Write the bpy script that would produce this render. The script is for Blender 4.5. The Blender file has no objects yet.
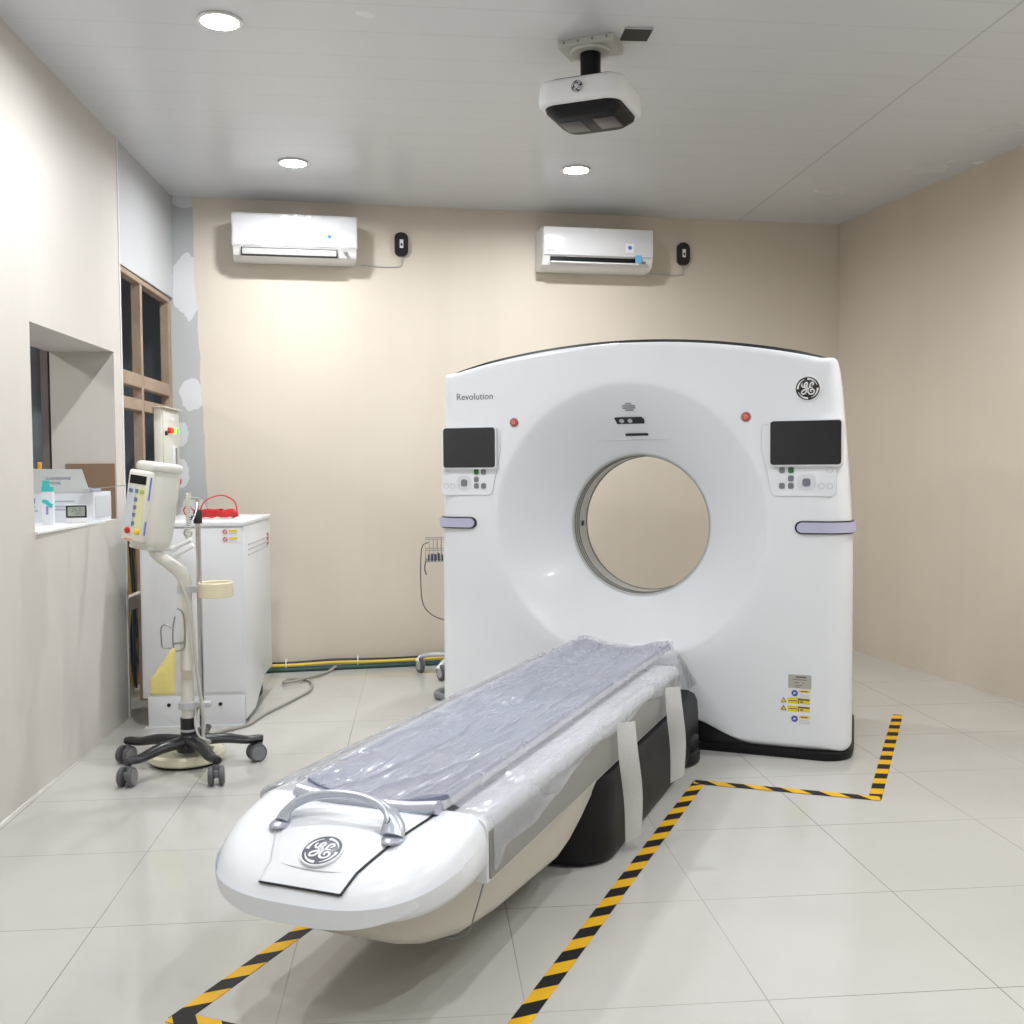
import bpy, bmesh, math, random
from mathutils import Vector, Matrix, noise
PI = math.pi
R = math.radians
random.seed(7)
S = bpy.context.scene
COL = S.collection

# ---------------------------------------------------------------- materials
MATS = {}
def mat(name, col, rough=.5, metal=0., spec=.5, coat=0., emit=None, estr=0., bump=0., bscale=40., vary=0., vscale=3., alpha=1., trans=0.):
    if name in MATS: return MATS[name]
    m = bpy.data.materials.new(name); m.use_nodes = True
    nt = m.node_tree; b = nt.nodes['Principled BSDF']
    b.inputs['Base Color'].default_value = (*col, 1)
    b.inputs['Roughness'].default_value = rough
    b.inputs['Metallic'].default_value = metal
    b.inputs['Specular IOR Level'].default_value = spec
    b.inputs['Coat Weight'].default_value = coat
    b.inputs['Transmission Weight'].default_value = trans
    b.inputs['Alpha'].default_value = alpha
    if emit:
        b.inputs['Emission Color'].default_value = (*emit, 1); b.inputs['Emission Strength'].default_value = estr
    tc = nt.nodes.new('ShaderNodeTexCoord')
    if vary:
        n = nt.nodes.new('ShaderNodeTexNoise'); n.inputs['Scale'].default_value = vscale; n.inputs['Detail'].default_value = 4
        nt.links.new(tc.outputs['Object'], n.inputs['Vector'])
        mx = nt.nodes.new('ShaderNodeMix'); mx.data_type = 'RGBA'
        mx.inputs[6].default_value = (*[c*(1-vary) for c in col], 1); mx.inputs[7].default_value = (*[min(1, c*(1+vary)) for c in col], 1)
        nt.links.new(n.outputs['Fac'], mx.inputs[0]); nt.links.new(mx.outputs[2], b.inputs['Base Color'])
    if bump:
        n = nt.nodes.new('ShaderNodeTexNoise'); n.inputs['Scale'].default_value = bscale; n.inputs['Detail'].default_value = 3
        nt.links.new(tc.outputs['Object'], n.inputs['Vector'])
        bp = nt.nodes.new('ShaderNodeBump'); bp.inputs['Strength'].default_value = bump; bp.inputs['Distance'].default_value = .01
        nt.links.new(n.outputs['Fac'], bp.inputs['Height']); nt.links.new(bp.outputs['Normal'], b.inputs['Normal'])
    MATS[name] = m
    return m

class NG:
    """small node helper"""
    def __init__(s, name, rough=.5, spec=.5):
        s.m = bpy.data.materials.new(name); s.m.use_nodes = True; s.nt = s.m.node_tree
        s.b = s.nt.nodes['Principled BSDF']; s.b.inputs['Roughness'].default_value = rough; s.b.inputs['Specular IOR Level'].default_value = spec
        s.tc = s.nt.nodes.new('ShaderNodeTexCoord')
        sp = s.nt.nodes.new('ShaderNodeSeparateXYZ'); s.link(s.tc.outputs['Object'], sp.inputs[0])
        s.x, s.y, s.z = sp.outputs
    def link(s, a, b): s.nt.links.new(a, b)
    def math(s, op, a, b=0., c=None):
        n = s.nt.nodes.new('ShaderNodeMath'); n.operation = op
        for i, v in enumerate((a, b, c)):
            if v is None: continue
            if isinstance(v, (int, float)): n.inputs[i].default_value = v
            else: s.link(v, n.inputs[i])
        return n.outputs[0]
    def mix(s, f, a, b):
        n = s.nt.nodes.new('ShaderNodeMix'); n.data_type = 'RGBA'
        for i, v in ((0, f), (6, a), (7, b)):
            if isinstance(v, (int, float)): n.inputs[i].default_value = v
            elif isinstance(v, tuple): n.inputs[i].default_value = (*v, 1)
            else: s.link(v, n.inputs[i])
        return n.outputs[2]
    def noise(s, scale, detail=4, vec=None, dist=0.):
        n = s.nt.nodes.new('ShaderNodeTexNoise'); n.inputs['Scale'].default_value = scale; n.inputs['Detail'].default_value = detail
        n.inputs['Distortion'].default_value = dist
        s.link(vec or s.tc.outputs['Object'], n.inputs['Vector']); return n.outputs['Fac']
    def ramp(s, f, lo, hi):
        n = s.nt.nodes.new('ShaderNodeMapRange'); n.inputs['From Min'].default_value = lo; n.inputs['From Max'].default_value = hi
        s.link(f, n.inputs['Value']); return n.outputs['Result']
    def bump(s, h, st, dist=.01):
        bp = s.nt.nodes.new('ShaderNodeBump'); bp.inputs['Strength'].default_value = st; bp.inputs['Distance'].default_value = dist
        s.link(h, bp.inputs['Height']); s.link(bp.outputs['Normal'], s.b.inputs['Normal'])
    def out(s, col): s.link(col, s.b.inputs['Base Color']); return s.m

WHITE = mat('scanner_white', (.80, .82, .85), .3, coat=.15)
WHITE2 = mat('flat_white', (.80, .80, .80), .45)
CREAM = mat('cream_plastic', (.74, .71, .62), .4, vary=.03)
BEIGE = mat('beige_cover', (.60, .575, .51), .4)
BLACK = mat('black_plastic', (.012, .012, .014), .3)
BLACKM = mat('black_matt', (.006, .006, .007), .45, spec=.25)
GLASS = mat('screen_glass', (.012, .013, .017), .12, coat=.5)
GREY = mat('grey_plastic', (.22, .23, .24), .5)
LGREY = mat('light_grey', (.5, .51, .51), .45)
CHROME = mat('chrome', (.62, .62, .62), .22, metal=1.)
SILVER = mat('silver_paint', (.52, .55, .62), .3, metal=.55)
RED = mat('red', (.55, .02, .02), .4)
REDB = mat('red_button', (.62, .09, .08), .35)
YEL = mat('yellow', (.85, .62, .03), .45)
BLUE = mat('blue', (.06, .1, .4), .45)
LAV = mat('lamp_bar', (.50, .50, .66), .3)
GREENB = mat('green_key', (.03, .16, .04), .4)
KEY = mat('grey_key', (.19, .2, .22), .4)
PALE = mat('pale_line', (.60, .62, .64), .4)
WOOD = mat('raw_wood', (.34, .25, .18), .7, vary=.3, vscale=6., bump=.3, bscale=30)
BROWNC = mat('brown_card', (.25, .16, .10), .8, vary=.06)
GREYC = mat('grey_card', (.56, .58, .56), .7)
WHITEC = mat('white_card', (.72, .75, .79), .6)
TEAL = mat('teal', (.05, .52, .50), .5)
ORANGE = mat('orange', (.75, .33, .03), .5)

# ---------------------------------------------------------------- mesh helpers
def obj(name, bm, m, parent=None, smooth=True, angle=35, mods=None):
    me = bpy.data.meshes.new(name); bmesh.ops.recalc_face_normals(bm, faces=bm.faces); bm.to_mesh(me); bm.free()
    o = bpy.data.objects.new(name, me); COL.objects.link(o)
    if isinstance(m, (list, tuple)):
        for k in m: me.materials.append(k)
    else: me.materials.append(m)
    if smooth:
        me.polygons.foreach_set('use_smooth', [True]*len(me.polygons))
        try: me.set_sharp_from_angle(angle=R(angle))
        except Exception: pass
    if parent: o.parent = parent
    return o
def tag(o, label=None, cat=None, group=None, kind=None):
    if label: o['label'] = label
    if cat: o['category'] = cat
    if group: o['group'] = group
    if kind: o['kind'] = kind
    return o
def thing(name, label, cat, loc=(0, 0, 0), rotz=0, group=None):
    o = bpy.data.objects.new(name, None); COL.objects.link(o); o.empty_display_size = .05
    o.location = loc; o.rotation_euler = (0, 0, rotz); return tag(o, label, cat, group)
def NB(): return bmesh.new()
def box(bm, x0, x1, y0, y1, z0, z1, bev=0., seg=2, M=None, mi=0):
    r = bmesh.ops.create_cube(bm, size=1.)
    vs = r['verts']
    for v in vs: v.co = Vector((x0+(v.co.x+.5)*(x1-x0), y0+(v.co.y+.5)*(y1-y0), z0+(v.co.z+.5)*(z1-z0)))
    fs = list({f for v in vs for f in v.link_faces})
    if bev:
        es = list({e for v in vs for e in v.link_edges})
        rr = bmesh.ops.bevel(bm, geom=es, offset=bev, segments=seg, profile=.5, affect='EDGES')
        fs = [f for f in rr['faces']]; vs = list({v for f in fs for v in f.verts})
        allf = set()
        for v in vs:
            for f in v.link_faces: allf.add(f)
        fs = list(allf); vs = list({v for f in fs for v in f.verts})
    for f in fs: f.material_index = mi
    if M:
        for v in vs: v.co = M @ v.co
    return vs
def smoothpts(pts, n=6, closed=False):
    P = [Vector(p) for p in pts]; out = []; L = len(P)
    rng = range(L) if closed else range(L-1)
    for i in rng:
        p0 = P[(i-1) % L] if (closed or i > 0) else P[0]*2-P[1]
        p1 = P[i]; p2 = P[(i+1) % L]
        p3 = P[(i+2) % L] if (closed or i+2 < L) else P[-1]*2-P[-2]
        for k in range(n):
            t = k/n
            out.append(.5*((2*p1)+(-p0+p2)*t+(2*p0-5*p1+4*p2-p3)*t*t+(-p0+3*p1-3*p2+p3)*t**3))
    if not closed: out.append(P[-1])
    return out
def tube(bm, pts, r, seg=8, closed=False, sm=0, flat=1., caps=True, mi=0, up=None):
    if sm: pts = smoothpts(pts, sm, closed)
    P = [Vector(p) for p in pts]; n = len(P); rings = []
    rr = r if isinstance(r, (list, tuple)) else None
    prev = None
    for i in range(n):
        a = P[(i-1) % n] if (closed or i > 0) else P[i]
        b = P[(i+1) % n] if (closed or i < n-1) else P[i]
        t = (b-a).normalized()
        ref = up or (prev if prev is not None else (Vector((0, 0, 1)) if abs(t.z) < .9 else Vector((1, 0, 0))))
        ref = Vector(ref)
        u = (ref-t*ref.dot(t))
        u = u.normalized() if u.length > 1e-5 else t.orthogonal().normalized()
        if not up: prev = u
        v = t.cross(u)
        if rr: f = i/(n-1)*(len(rr)-1); k = min(int(f), len(rr)-2); ri = rr[k]+(rr[k+1]-rr[k])*(f-k)
        else: ri = r
        rings.append([bm.verts.new(P[i]+(u*math.cos(2*PI*j/seg)*flat+v*math.sin(2*PI*j/seg))*ri) for j in range(seg)])
    m = n if closed else n-1
    for i in range(m):
        A, B = rings[i], rings[(i+1) % n]
        for j in range(seg): bm.faces.new((A[j], A[(j+1) % seg], B[(j+1) % seg], B[j])).material_index = mi
    if caps and not closed:
        bm.faces.new(rings[0][::-1]).material_index = mi; bm.faces.new(rings[-1]).material_index = mi
def lathe(bm, prof, seg=32, M=None, mi=0, caps=True):
    rings = []
    for (r, z) in prof:
        ring = []
        for j in range(seg):
            a = 2*PI*j/seg; p = Vector((r*math.cos(a), r*math.sin(a), z))
            ring.append(bm.verts.new(M @ p if M else p))
        rings.append(ring)
    for A, B in zip(rings, rings[1:]):
        for j in range(seg): bm.faces.new((A[j], A[(j+1) % seg], B[(j+1) % seg], B[j])).material_index = mi
    if caps:
        bm.faces.new(rings[0][::-1]).material_index = mi; bm.faces.new(rings[-1]).material_index = mi
def prism(bm, poly, h0, h1, M=None, mi=0):
    """poly in xy, extruded z h0..h1"""
    A = [bm.verts.new((M @ Vector((x, y, h0))) if M else (x, y, h0)) for x, y in poly]
    B = [bm.verts.new((M @ Vector((x, y, h1))) if M else (x, y, h1)) for x, y in poly]
    n = len(poly)
    bm.faces.new(A[::-1]).material_index = mi; bm.faces.new(B).material_index = mi
    for i in range(n): bm.faces.new((A[i], A[(i+1) % n], B[(i+1) % n], B[i])).material_index = mi
def rrect(w, h, r, n=5, cx=0, cy=0):
    out = []
    for (sx, sy, a0) in ((1, 1, 0), (-1, 1, 90), (-1, -1, 180), (1, -1, 270)):
        for k in range(n+1):
            a = R(a0+90*k/n); out.append((cx+sx*(w/2-r)+r*math.cos(a), cy+sy*(h/2-r)+r*math.sin(a)))
    return out
def frame_M(loc, xa, ya):
    """matrix with given x axis and y axis (z = x cross y)"""
    x = Vector(xa).normalized(); y = Vector(ya).normalized(); z = x.cross(y)
    m = Matrix(((x.x, y.x, z.x, loc[0]), (x.y, y.y, z.y, loc[1]), (x.z, y.z, z.z, loc[2]), (0, 0, 0, 1)))
    return m
def text(name, body, size, M, m, parent, ext=.0006, align='CENTER', sx=1.):
    cu = bpy.data.curves.new(name, 'FONT'); cu.body = body; cu.size = size; cu.extrude = ext; cu.align_x = align; cu.align_y = 'CENTER'
    cu.resolution_u = 3
    t = bpy.data.objects.new(name, cu); COL.objects.link(t)
    dg = bpy.context.evaluated_depsgraph_get()
    me = bpy.data.meshes.new_from_object(t.evaluated_get(dg))
    bpy.data.objects.remove(t); bpy.data.curves.remove(cu)
    me.transform(M @ Matrix.Diagonal((sx, 1, 1, 1)))
    o = bpy.data.objects.new(name, me); COL.objects.link(o); me.materials.clear(); me.materials.append(m)
    if parent: o.parent = parent
    return o
def ribbon(bm, pts, w, h0, h1, M, mi=0, sm=6):
    """flat stroke with width list/number in local xy plane"""
    P = [Vector((p[0], p[1], 0)) for p in pts]
    if sm: P = smoothpts(P, sm)
    n = len(P); rows = []
    for i in range(n):
        a = P[max(i-1, 0)]; b = P[min(i+1, n-1)]; t = (b-a).normalized(); nn = Vector((-t.y, t.x, 0))
        if isinstance(w, (list, tuple)):
            f = i/(n-1)*(len(w)-1); k = min(int(f), len(w)-2); wi = w[k]+(w[k+1]-w[k])*(f-k)
        else: wi = w
        rows.append([bm.verts.new(M @ Vector((*(P[i]+nn*s*wi/2).xy, h))) for s, h in ((1, h0), (-1, h0), (-1, h1), (1, h1))])
    for A, B in zip(rows, rows[1:]):
        for j in range(4): bm.faces.new((A[j], A[(j+1) % 4], B[(j+1) % 4], B[j])).material_index = mi
    bm.faces.new(rows[0]).material_index = mi; bm.faces.new(rows[-1][::-1]).material_index = mi
def badge(parent, M, rad, darkm, linem):
    """round emblem: dark disc, silver rim, script monogram and four swooshes"""
    Ms = M @ Matrix.Scale(rad, 4)
    bm = NB(); lathe(bm, [(0.01, 0), (1.06, 0), (1.06, .06), (1.0, .09), (.01, .09)], 40, Ms); d = obj('badge', bm, darkm, parent)
    bm = NB()
    lathe(bm, [(.97, .085), (.97, .12), (1.02, .13), (1.06, .10), (1.07, 0)], 40, Ms, caps=False)
    c = lambda x, y: ((x-460)/262, (465-y)/262)
    G = [c(*p) for p in ((350, 350), (330, 385), (350, 425), (395, 435), (440, 395), (452, 350), (425, 335), (398, 365), (392, 420), (425, 462), (470, 430))]
    G2 = [c(*p) for p in ((445, 400), (440, 470), (422, 540), (385, 582), (340, 575), (335, 535), (375, 500), (430, 475), (480, 462))]
    E1 = [c(*p) for p in ((545, 402), (578, 375), (568, 338), (530, 345), (505, 395), (510, 440), (565, 440))]
    E2 = [c(*p) for p in ((512, 440), (475, 475), (468, 540), (510, 588), (570, 578), (600, 530), (575, 485), (530, 490), (520, 525), (545, 538))]
    for s in (G, G2, E1, E2): ribbon(bm, s, [.06, .12, .1, .12, .06], .085, .125, Ms)
    for a0 in (92, 2, -88, -178):
        pts = [(.8*math.cos(R(a0-k*12)), .8*math.sin(R(a0-k*12))) for k in range(7)]
        ribbon(bm, pts, [.17, .13, .10, .06, .03], .085, .12, Ms, sm=2)
    obj('monogram', bm, linem, d)
    return d

# ================================================================= ROOM
HC = 3.0515
XW = lambda y: -1.5593+.0106*(y-5.7)
YB = lambda x: 7.0185+.1162*x
BA = math.atan(.1162)
def quadslab(name, pts, th, m):
    """pts: 4 world points (CCW seen from inside), thickness vector th"""
    bm = NB(); A = [bm.verts.new(p) for p in pts]; B = [bm.verts.new(Vector(p)+Vector(th)) for p in pts]
    bm.faces.new(A); bm.faces.new(B[::-1])
    for i in range(4): bm.faces.new((A[i], B[i], B[(i+1) % 4], A[(i+1) % 4]))
    o = obj(name, bm, m, smooth=False); o['kind'] = 'structure'; return o

# floor: glossy tiles with thin joints
g = NG('floor_tile', .07, .55)
def joint(c, off):
    f = g.math('FRACT', g.math('DIVIDE', g.math('SUBTRACT', c, off), .6))
    d = g.math('ABSOLUTE', g.math('SUBTRACT', f, .5))
    return g.math('GREATER_THAN', d, .5-.0026)
jj = g.math('MAXIMUM', joint(g.x, -.956+6), joint(g.y, 2.4617+6))
n1 = g.noise(1.3, 5); n2 = g.noise(9, 5, dist=1.)
base = g.mix(g.ramp(n1, .3, .7), (.50, .488, .45), (.55, .54, .505))
base = g.mix(g.math('MULTIPLY', n2, .25), base, (.60, .59, .56))
patchy = g.ramp(g.noise(.9, 3), .42, .6)
jj2 = g.math('MULTIPLY', jj, g.math('MULTIPLY_ADD', patchy, .5, .35))
colf = g.mix(jj2, base, (.20, .17, .13))
g.link(g.math('MULTIPLY_ADD', n2, .05, .085), g.b.inputs['Roughness'])
FLOORM = g.out(colf)
quadslab('floor', [(-5.2, -2.2, 0), (4.6, -2.2, 0), (4.6, 9.2, 0), (-5.2, 9.2, 0)], (0, 0, -.08), FLOORM)

# ceiling: glossy planks, seams running left-right and one seam front-back
g = NG('ceiling_panel', .22, .6)
f = g.math('FRACT', g.math('DIVIDE', g.math('ADD', g.y, g.math('MULTIPLY', g.x, -.03)), .25))
seam = g.math('GREATER_THAN', g.math('ABSOLUTE', g.math('SUBTRACT', f, .5)), .488)
n = g.noise(1.2, 3)
right = g.math('GREATER_THAN', g.x, 2.27)
s2 = g.math('LESS_THAN', g.math('ABSOLUTE', g.math('SUBTRACT', g.x, 2.27)), .006)
cc = g.mix(n, (.62, .64, .67), (.67, .69, .72))
cc = g.mix(g.math('MULTIPLY', seam, .16), cc, (.25, .25, .25))
cc = g.mix(g.math('MULTIPLY', s2, .35), cc, (.25, .25, .25))
g.link(g.math('MULTIPLY_ADD', n, .08, .22), g.b.inputs['Roughness'])
CEILM = g.out(cc)
quadslab('ceiling', [(-1.9, -2.2, HC), (-1.9, 7.4, HC), (4.6, 7.4, HC), (4.6, -2.2, HC)], (0, 0, .08), CEILM)

# walls
def wallmat(name, a, b, strip=False):
    g = NG(name, .5, .3)
    n = g.noise(.8, 4); fine = g.noise(160, 2)
    stretch = g.nt.nodes.new('ShaderNodeMapping'); stretch.inputs['Scale'].default_value = (3.5, 3.5, .35)
    g.link(g.tc.outputs['Object'], stretch.inputs['Vector'])
    n3 = g.noise(1., 3, vec=stretch.outputs[0])
    c = g.mix(g.ramp(n, .35, .65), a, b)
    c = g.mix(g.math('MULTIPLY', g.ramp(n3, .45, .7), .25), c, tuple(v*.9 for v in a))
    if strip:
        edge = g.math('MULTIPLY_ADD', g.z, -.034, -1.325)
        edge = g.math('ADD', edge, g.math('MULTIPLY', g.math('SUBTRACT', g.noise(4, 3), .5), .05))
        c = g.mix(g.math('LESS_THAN', g.x, edge), c, (.47, .49, .49))
        # patches of white filler over the board joint
        for (px, pz, rx, rz) in ((-1.46, 2.48, .10, .20), (-1.47, 3.03, .08, .05), (-1.445, 1.80, .075, .10), (-1.52, 1.55, .05, .08), (-1.52, 1.30, .05, .09), (-1.45, 1.02, .09, .13), (-1.5, .6, .05, .1)):
            dx = g.math('DIVIDE', g.math('SUBTRACT', g.x, px), rx); dz = g.math('DIVIDE', g.math('SUBTRACT', g.z, pz), rz)
            d = g.math('ADD', g.math('MULTIPLY', dx, dx), g.math('MULTIPLY', dz, dz))
            d = g.math('ADD', d, g.math('MULTIPLY', g.math('SUBTRACT', g.noise(14, 4), .5), 1.6))
            c = g.mix(g.math('MULTIPLY', g.math('LESS_THAN', d, 1.), g.math('LESS_THAN', g.x, edge)), c, (.68, .69, .71))
    g.bump(fine, .12, .002)
    return g.out(c)
WB = wallmat('wall_paint_back', (.67, .60, .505), (.70, .63, .535), strip=True)
WR = wallmat('wall_paint_right', (.655, .575, .475), (.695, .615, .51))
WL = wallmat('wall_paint_left', (.62, .585, .54), (.66, .625, .58))
xl = -1.62; xr = 4.0
quadslab('wall_back', [(xl, YB(xl), 0), (xr, YB(xr), 0), (xr, YB(xr), HC), (xl, YB(xl), HC)], (-.016, .12, 0), WB)
rx, ry = 3.0378, YB(3.0378); dd = Vector((.1335, -.991, 0))
p0 = Vector((rx, ry, 0)); p1 = p0+dd*9.8
quadslab('wall_right', [p0, p1, p1+Vector((0, 0, HC)), p0+Vector((0, 0, HC))], (.12, .016, 0), WR)
quadslab('wall_front', [(4.6, -2.1, 0), (-1.9, -2.1, 0), (-1.9, -2.1, HC), (4.6, -2.1, HC)], (0, -.1, 0), WL)

# left wall with pass-through opening (y 4.42..5.55, z 1.07..1.93), then a panel above open framing
TH = .32
bm = NB()
def lw(y0, y1, z0, z1, th=TH):
    xs = XW(y0), XW(y1)
    P = [(xs[0], y0, z0), (xs[1], y1, z0), (xs[1], y1, z1), (xs[0], y0, z1)]
    A = [bm.verts.new(p) for p in P]; B = [bm.verts.new((p[0]-th, p[1], p[2])) for p in P]
    bm.faces.new(A); bm.faces.new(B[::-1])
    for i in range(4): bm.faces.new((A[i], A[(i+1) % 4], B[(i+1) % 4], B[i]))
lw(-2.1, 4.42, 0, HC); lw(5.55, 5.69, 0, HC); lw(4.42, 5.55, 0, 1.07); lw(4.42, 5.55, 1.93, HC)
o = obj('wall_left', bm, WL, smooth=False); o['kind'] = 'structure'
bm = NB(); lw(5.693, 6.845, 2.41, HC, .02); o = obj('wall_left', bm, mat('board_grey', (.50, .51, .52), .6, vary=.05, vscale=1.5), smooth=False); o['kind'] = 'structure'
bm = NB(); box(bm, -1.885, -1.563, 4.425, 5.545, 1.062, 1.0715); o = obj('trim_1', bm, mat('sill_white', (.86, .86, .85), .35), smooth=False); o['kind'] = 'structure'
bm = NB(); box(bm, -1.562, -1.555, 5.672, 5.692, 0, HC-.002); o = obj('trim_lit_edge', bm, mat('lit_edge_paint', (.74, .74, .73), .4), smooth=False); o['kind'] = 'structure'  # pale strip painted as the lit end edge of the wall
# thin white line where the left wall meets the floor
bm = NB(); box(bm, -1.60, -1.571, -2.0, 5.68, 0, .006); o = obj('trim_3', bm, mat('joint_white', (.8, .77, .74), .6), smooth=False); o['kind'] = 'structure'
# next room seen through the openings
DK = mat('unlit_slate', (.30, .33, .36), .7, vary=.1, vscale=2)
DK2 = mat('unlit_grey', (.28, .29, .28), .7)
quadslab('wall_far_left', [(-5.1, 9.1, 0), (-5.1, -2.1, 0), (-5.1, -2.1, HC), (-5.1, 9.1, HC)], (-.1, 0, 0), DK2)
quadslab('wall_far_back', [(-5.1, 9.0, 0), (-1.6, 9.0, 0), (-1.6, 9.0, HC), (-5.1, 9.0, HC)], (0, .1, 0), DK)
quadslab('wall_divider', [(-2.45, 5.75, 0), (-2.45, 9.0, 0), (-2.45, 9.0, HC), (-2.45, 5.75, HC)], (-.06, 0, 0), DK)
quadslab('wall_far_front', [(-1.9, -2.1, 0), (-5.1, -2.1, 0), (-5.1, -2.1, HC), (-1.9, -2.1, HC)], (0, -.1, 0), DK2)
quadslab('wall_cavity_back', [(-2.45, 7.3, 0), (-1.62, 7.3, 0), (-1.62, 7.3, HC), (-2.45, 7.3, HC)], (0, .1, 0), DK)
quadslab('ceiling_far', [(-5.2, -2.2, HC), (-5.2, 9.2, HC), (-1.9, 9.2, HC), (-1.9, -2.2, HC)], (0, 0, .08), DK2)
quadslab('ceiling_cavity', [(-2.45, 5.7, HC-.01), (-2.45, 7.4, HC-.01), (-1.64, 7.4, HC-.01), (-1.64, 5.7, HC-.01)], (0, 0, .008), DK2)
# dark door-like post seen through the pass-through
bm = NB(); box(bm, -1.93, -1.895, 5.56, 5.62, 0, HC-.01); o = obj('trim_4', bm, mat('dark_post', (.17, .14, .13), .6), smooth=False); o['kind'] = 'structure'

# open timber framing
fr = thing('timber_frame', 'unpainted timber wall framing with open bays beside the white electrical box', 'wall frame', (-1.6, 6.25, 0))
def fbox(name, y0, y1, z0, z1, x0=-1.615, x1=-1.562):
    bm = NB(); box(bm, x0+1.6, x1+1.6, y0-6.25, y1-6.25, z0, z1, .003, 1); return obj(name, bm, WOOD, fr, angle=30)
fbox('top_rail', 5.70, 6.80, 2.375, 2.405)
fbox('stud', 6.10, 6.14, 0, 2.375); fbox('stud', 6.76, 6.835, 0, 2.375)
fbox('cross_rail', 5.70, 6.10, 1.785, 1.86); fbox('cross_rail', 6.14, 6.76, 1.785, 1.86)
fbox('cross_rail', 5.70, 6.10, 1.655, 1.72); fbox('cross_rail', 6.14, 6.76, 1.655, 1.72)
o = fbox('cross_rail', 5.70, 6.10, .56, .63); o.data.materials.clear(); o.data.materials.append(mat('pale_timber', (.55, .50, .42), .7)); o['label'] = 'pale painted rail'
# bundle of cables behind the frame
bm = NB()
for k in range(24):
    y = 6.18+.022*k; x = -1.70-.02*(k % 4)
    pts = [(x, y+random.uniform(-.02, .02), .02), (x+random.uniform(-.03, .03), y+random.uniform(-.05, .05), .25), (x, y+random.uniform(-.05, .05), .55), (x+random.uniform(-.02, .02), y, .95)]
    tube(bm, pts, .007, 6, sm=6, mi=k % 3 if k % 3 < 2 else 0)
tag(obj('cable_bundle', bm, [mat('dark_cable', (.03, .04, .06), .4), mat('amber_cable', (.4, .25, .05), .4)]), 'tangle of dark cables hanging inside the open wall bay behind the white cabinet', 'cables', kind='stuff')

# electrical box on the frame
eb = thing('electrical_box', 'beige electrical control box with indicator lights mounted on timber framing', 'electrical box', (-1.56, 6.55, 1.22))
bm = NB(); box(bm, 0, .045, -.22, .20, 0, .47, .004); obj('enclosure', bm, CREAM, eb)
bm = NB(); box(bm, .045, .055, -.205, .19, .015, .455, .003); ed = obj('door', bm, mat('box_door', (.70, .69, .62), .4), eb)
Mx = lambda y, z: frame_M((.055, y, z), (0, 1, 0), (0, 0, 1))
for i, (y, c, e) in enumerate(((-.10, (.6, .02, .02), 0), (-.035, (.9, .03, .03), .8), (.03, (.95, .65, .02), .7), (.10, (.05, .8, .15), .8))):
    bm = NB(); lathe(bm, [(.018, 0), (.018, .012), (.012, .018)], 16, Mx(y, .34)); obj('indicator_lamp', bm, mat('ind%d' % i, c, .3, emit=c if e else None, estr=e), ed)
bm = NB(); lathe(bm, [(.014, 0), (.014, .012)], 12, Mx(-.17, .32)); obj('key_switch', bm, BLACK, ed)
bm = NB(); box(bm, .055, .065, -.01, .09, .10, .25, .003); mw = obj('meter_window', bm, WHITE2, ed)
bm = NB(); box(bm, .065, .067, .035, .075, .13, .235); obj('dark_window', bm, GREY, mw)
bm = NB(); box(bm, .055, .057, -.06, .06, .40, .425); obj('name_plate', bm, WHITE2, ed)
for y, c in ((-.04, RED), (.02, RED), (.09, REDB)):
    bm = NB(); lathe(bm, [(.022, 0), (.022, .02), (.016, .028)], 16, Mx(y, .03)); obj('push_button', bm, c, ed)
bm = NB(); box(bm, -.0, .07, -.235, .22, .47, .476); obj('top_plate', bm, CREAM, eb)

# ---------------------------------------------------------------- downlights
LENS = mat('lamp_lens', (1, 1, 1), .5, emit=(.93, .96, 1.), estr=60)
def downlight(x, y, label, power=1.):
    t = thing('downlight', label, 'ceiling light', (x, y, HC), group='round recessed ceiling lights')
    bm = NB(); lathe(bm, [(.062, .0), (.085, -.002), (.085, -.008), (.073, -.010), (.07, -.004)], 32, caps=False); obj('trim_ring', bm, WHITE2, t)
    bm = NB(); lathe(bm, [(.001, -.009), (.07, -.009), (.07, -.0045), (.001, -.0045)], 32, caps=False); obj('lens', bm, LENS, t)
    l = bpy.data.lights.new('downlight_lamp', 'AREA'); l.shape = 'DISK'; l.size = .09; l.energy = POWER*power; l.color = (.955, .975, 1.); l.spread = R(170)
    lo = bpy.data.objects.new('downlight_lamp', l); COL.objects.link(lo); lo.parent = t; lo.location = (0, 0, -.012)
POWER = 13
downlight(-.746, 4.173, 'lit round downlight in the ceiling nearest the camera, above the left wall side')
downlight(-.691, 6.045, 'lit round downlight in the ceiling in front of the left air conditioner')
downlight(.926, 6.084, 'lit round downlight in the ceiling in front of the right air conditioner')
downlight(2.6, 4.17, 'unseen round downlight added in the ceiling to brighten the right wall', .9)  # out of view, added to light the right wall
for x, y, pw in ((-.75, 2.3, .35), (.93, 2.3, .6), (.93, .45, .5), (-.75, .45, .3), (2.6, 2.3, .6), (2.6, .45, .5), (.93, -1.3, .5)):
    downlight(x, y, 'lit round downlight in the ceiling behind the photographer', pw)

# ceiling opening: flat plate coloured dark for the shade inside the hole
t = thing('ceiling_opening', 'small dark rectangular cable opening in the ceiling beside the camera mount', 'ceiling hatch', (.885, 4.19, HC))
bm = NB(); box(bm, -.055, .055, -.06, .06, -.004, -.0005); obj('hole_shade_plate', bm, mat('hole_shade', (.06, .055, .05), .8), t)
bm = NB(); box(bm, -.055, .055, -.067, -.06, -.006, -.0005); obj('rim', bm, LGREY, t)

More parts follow.
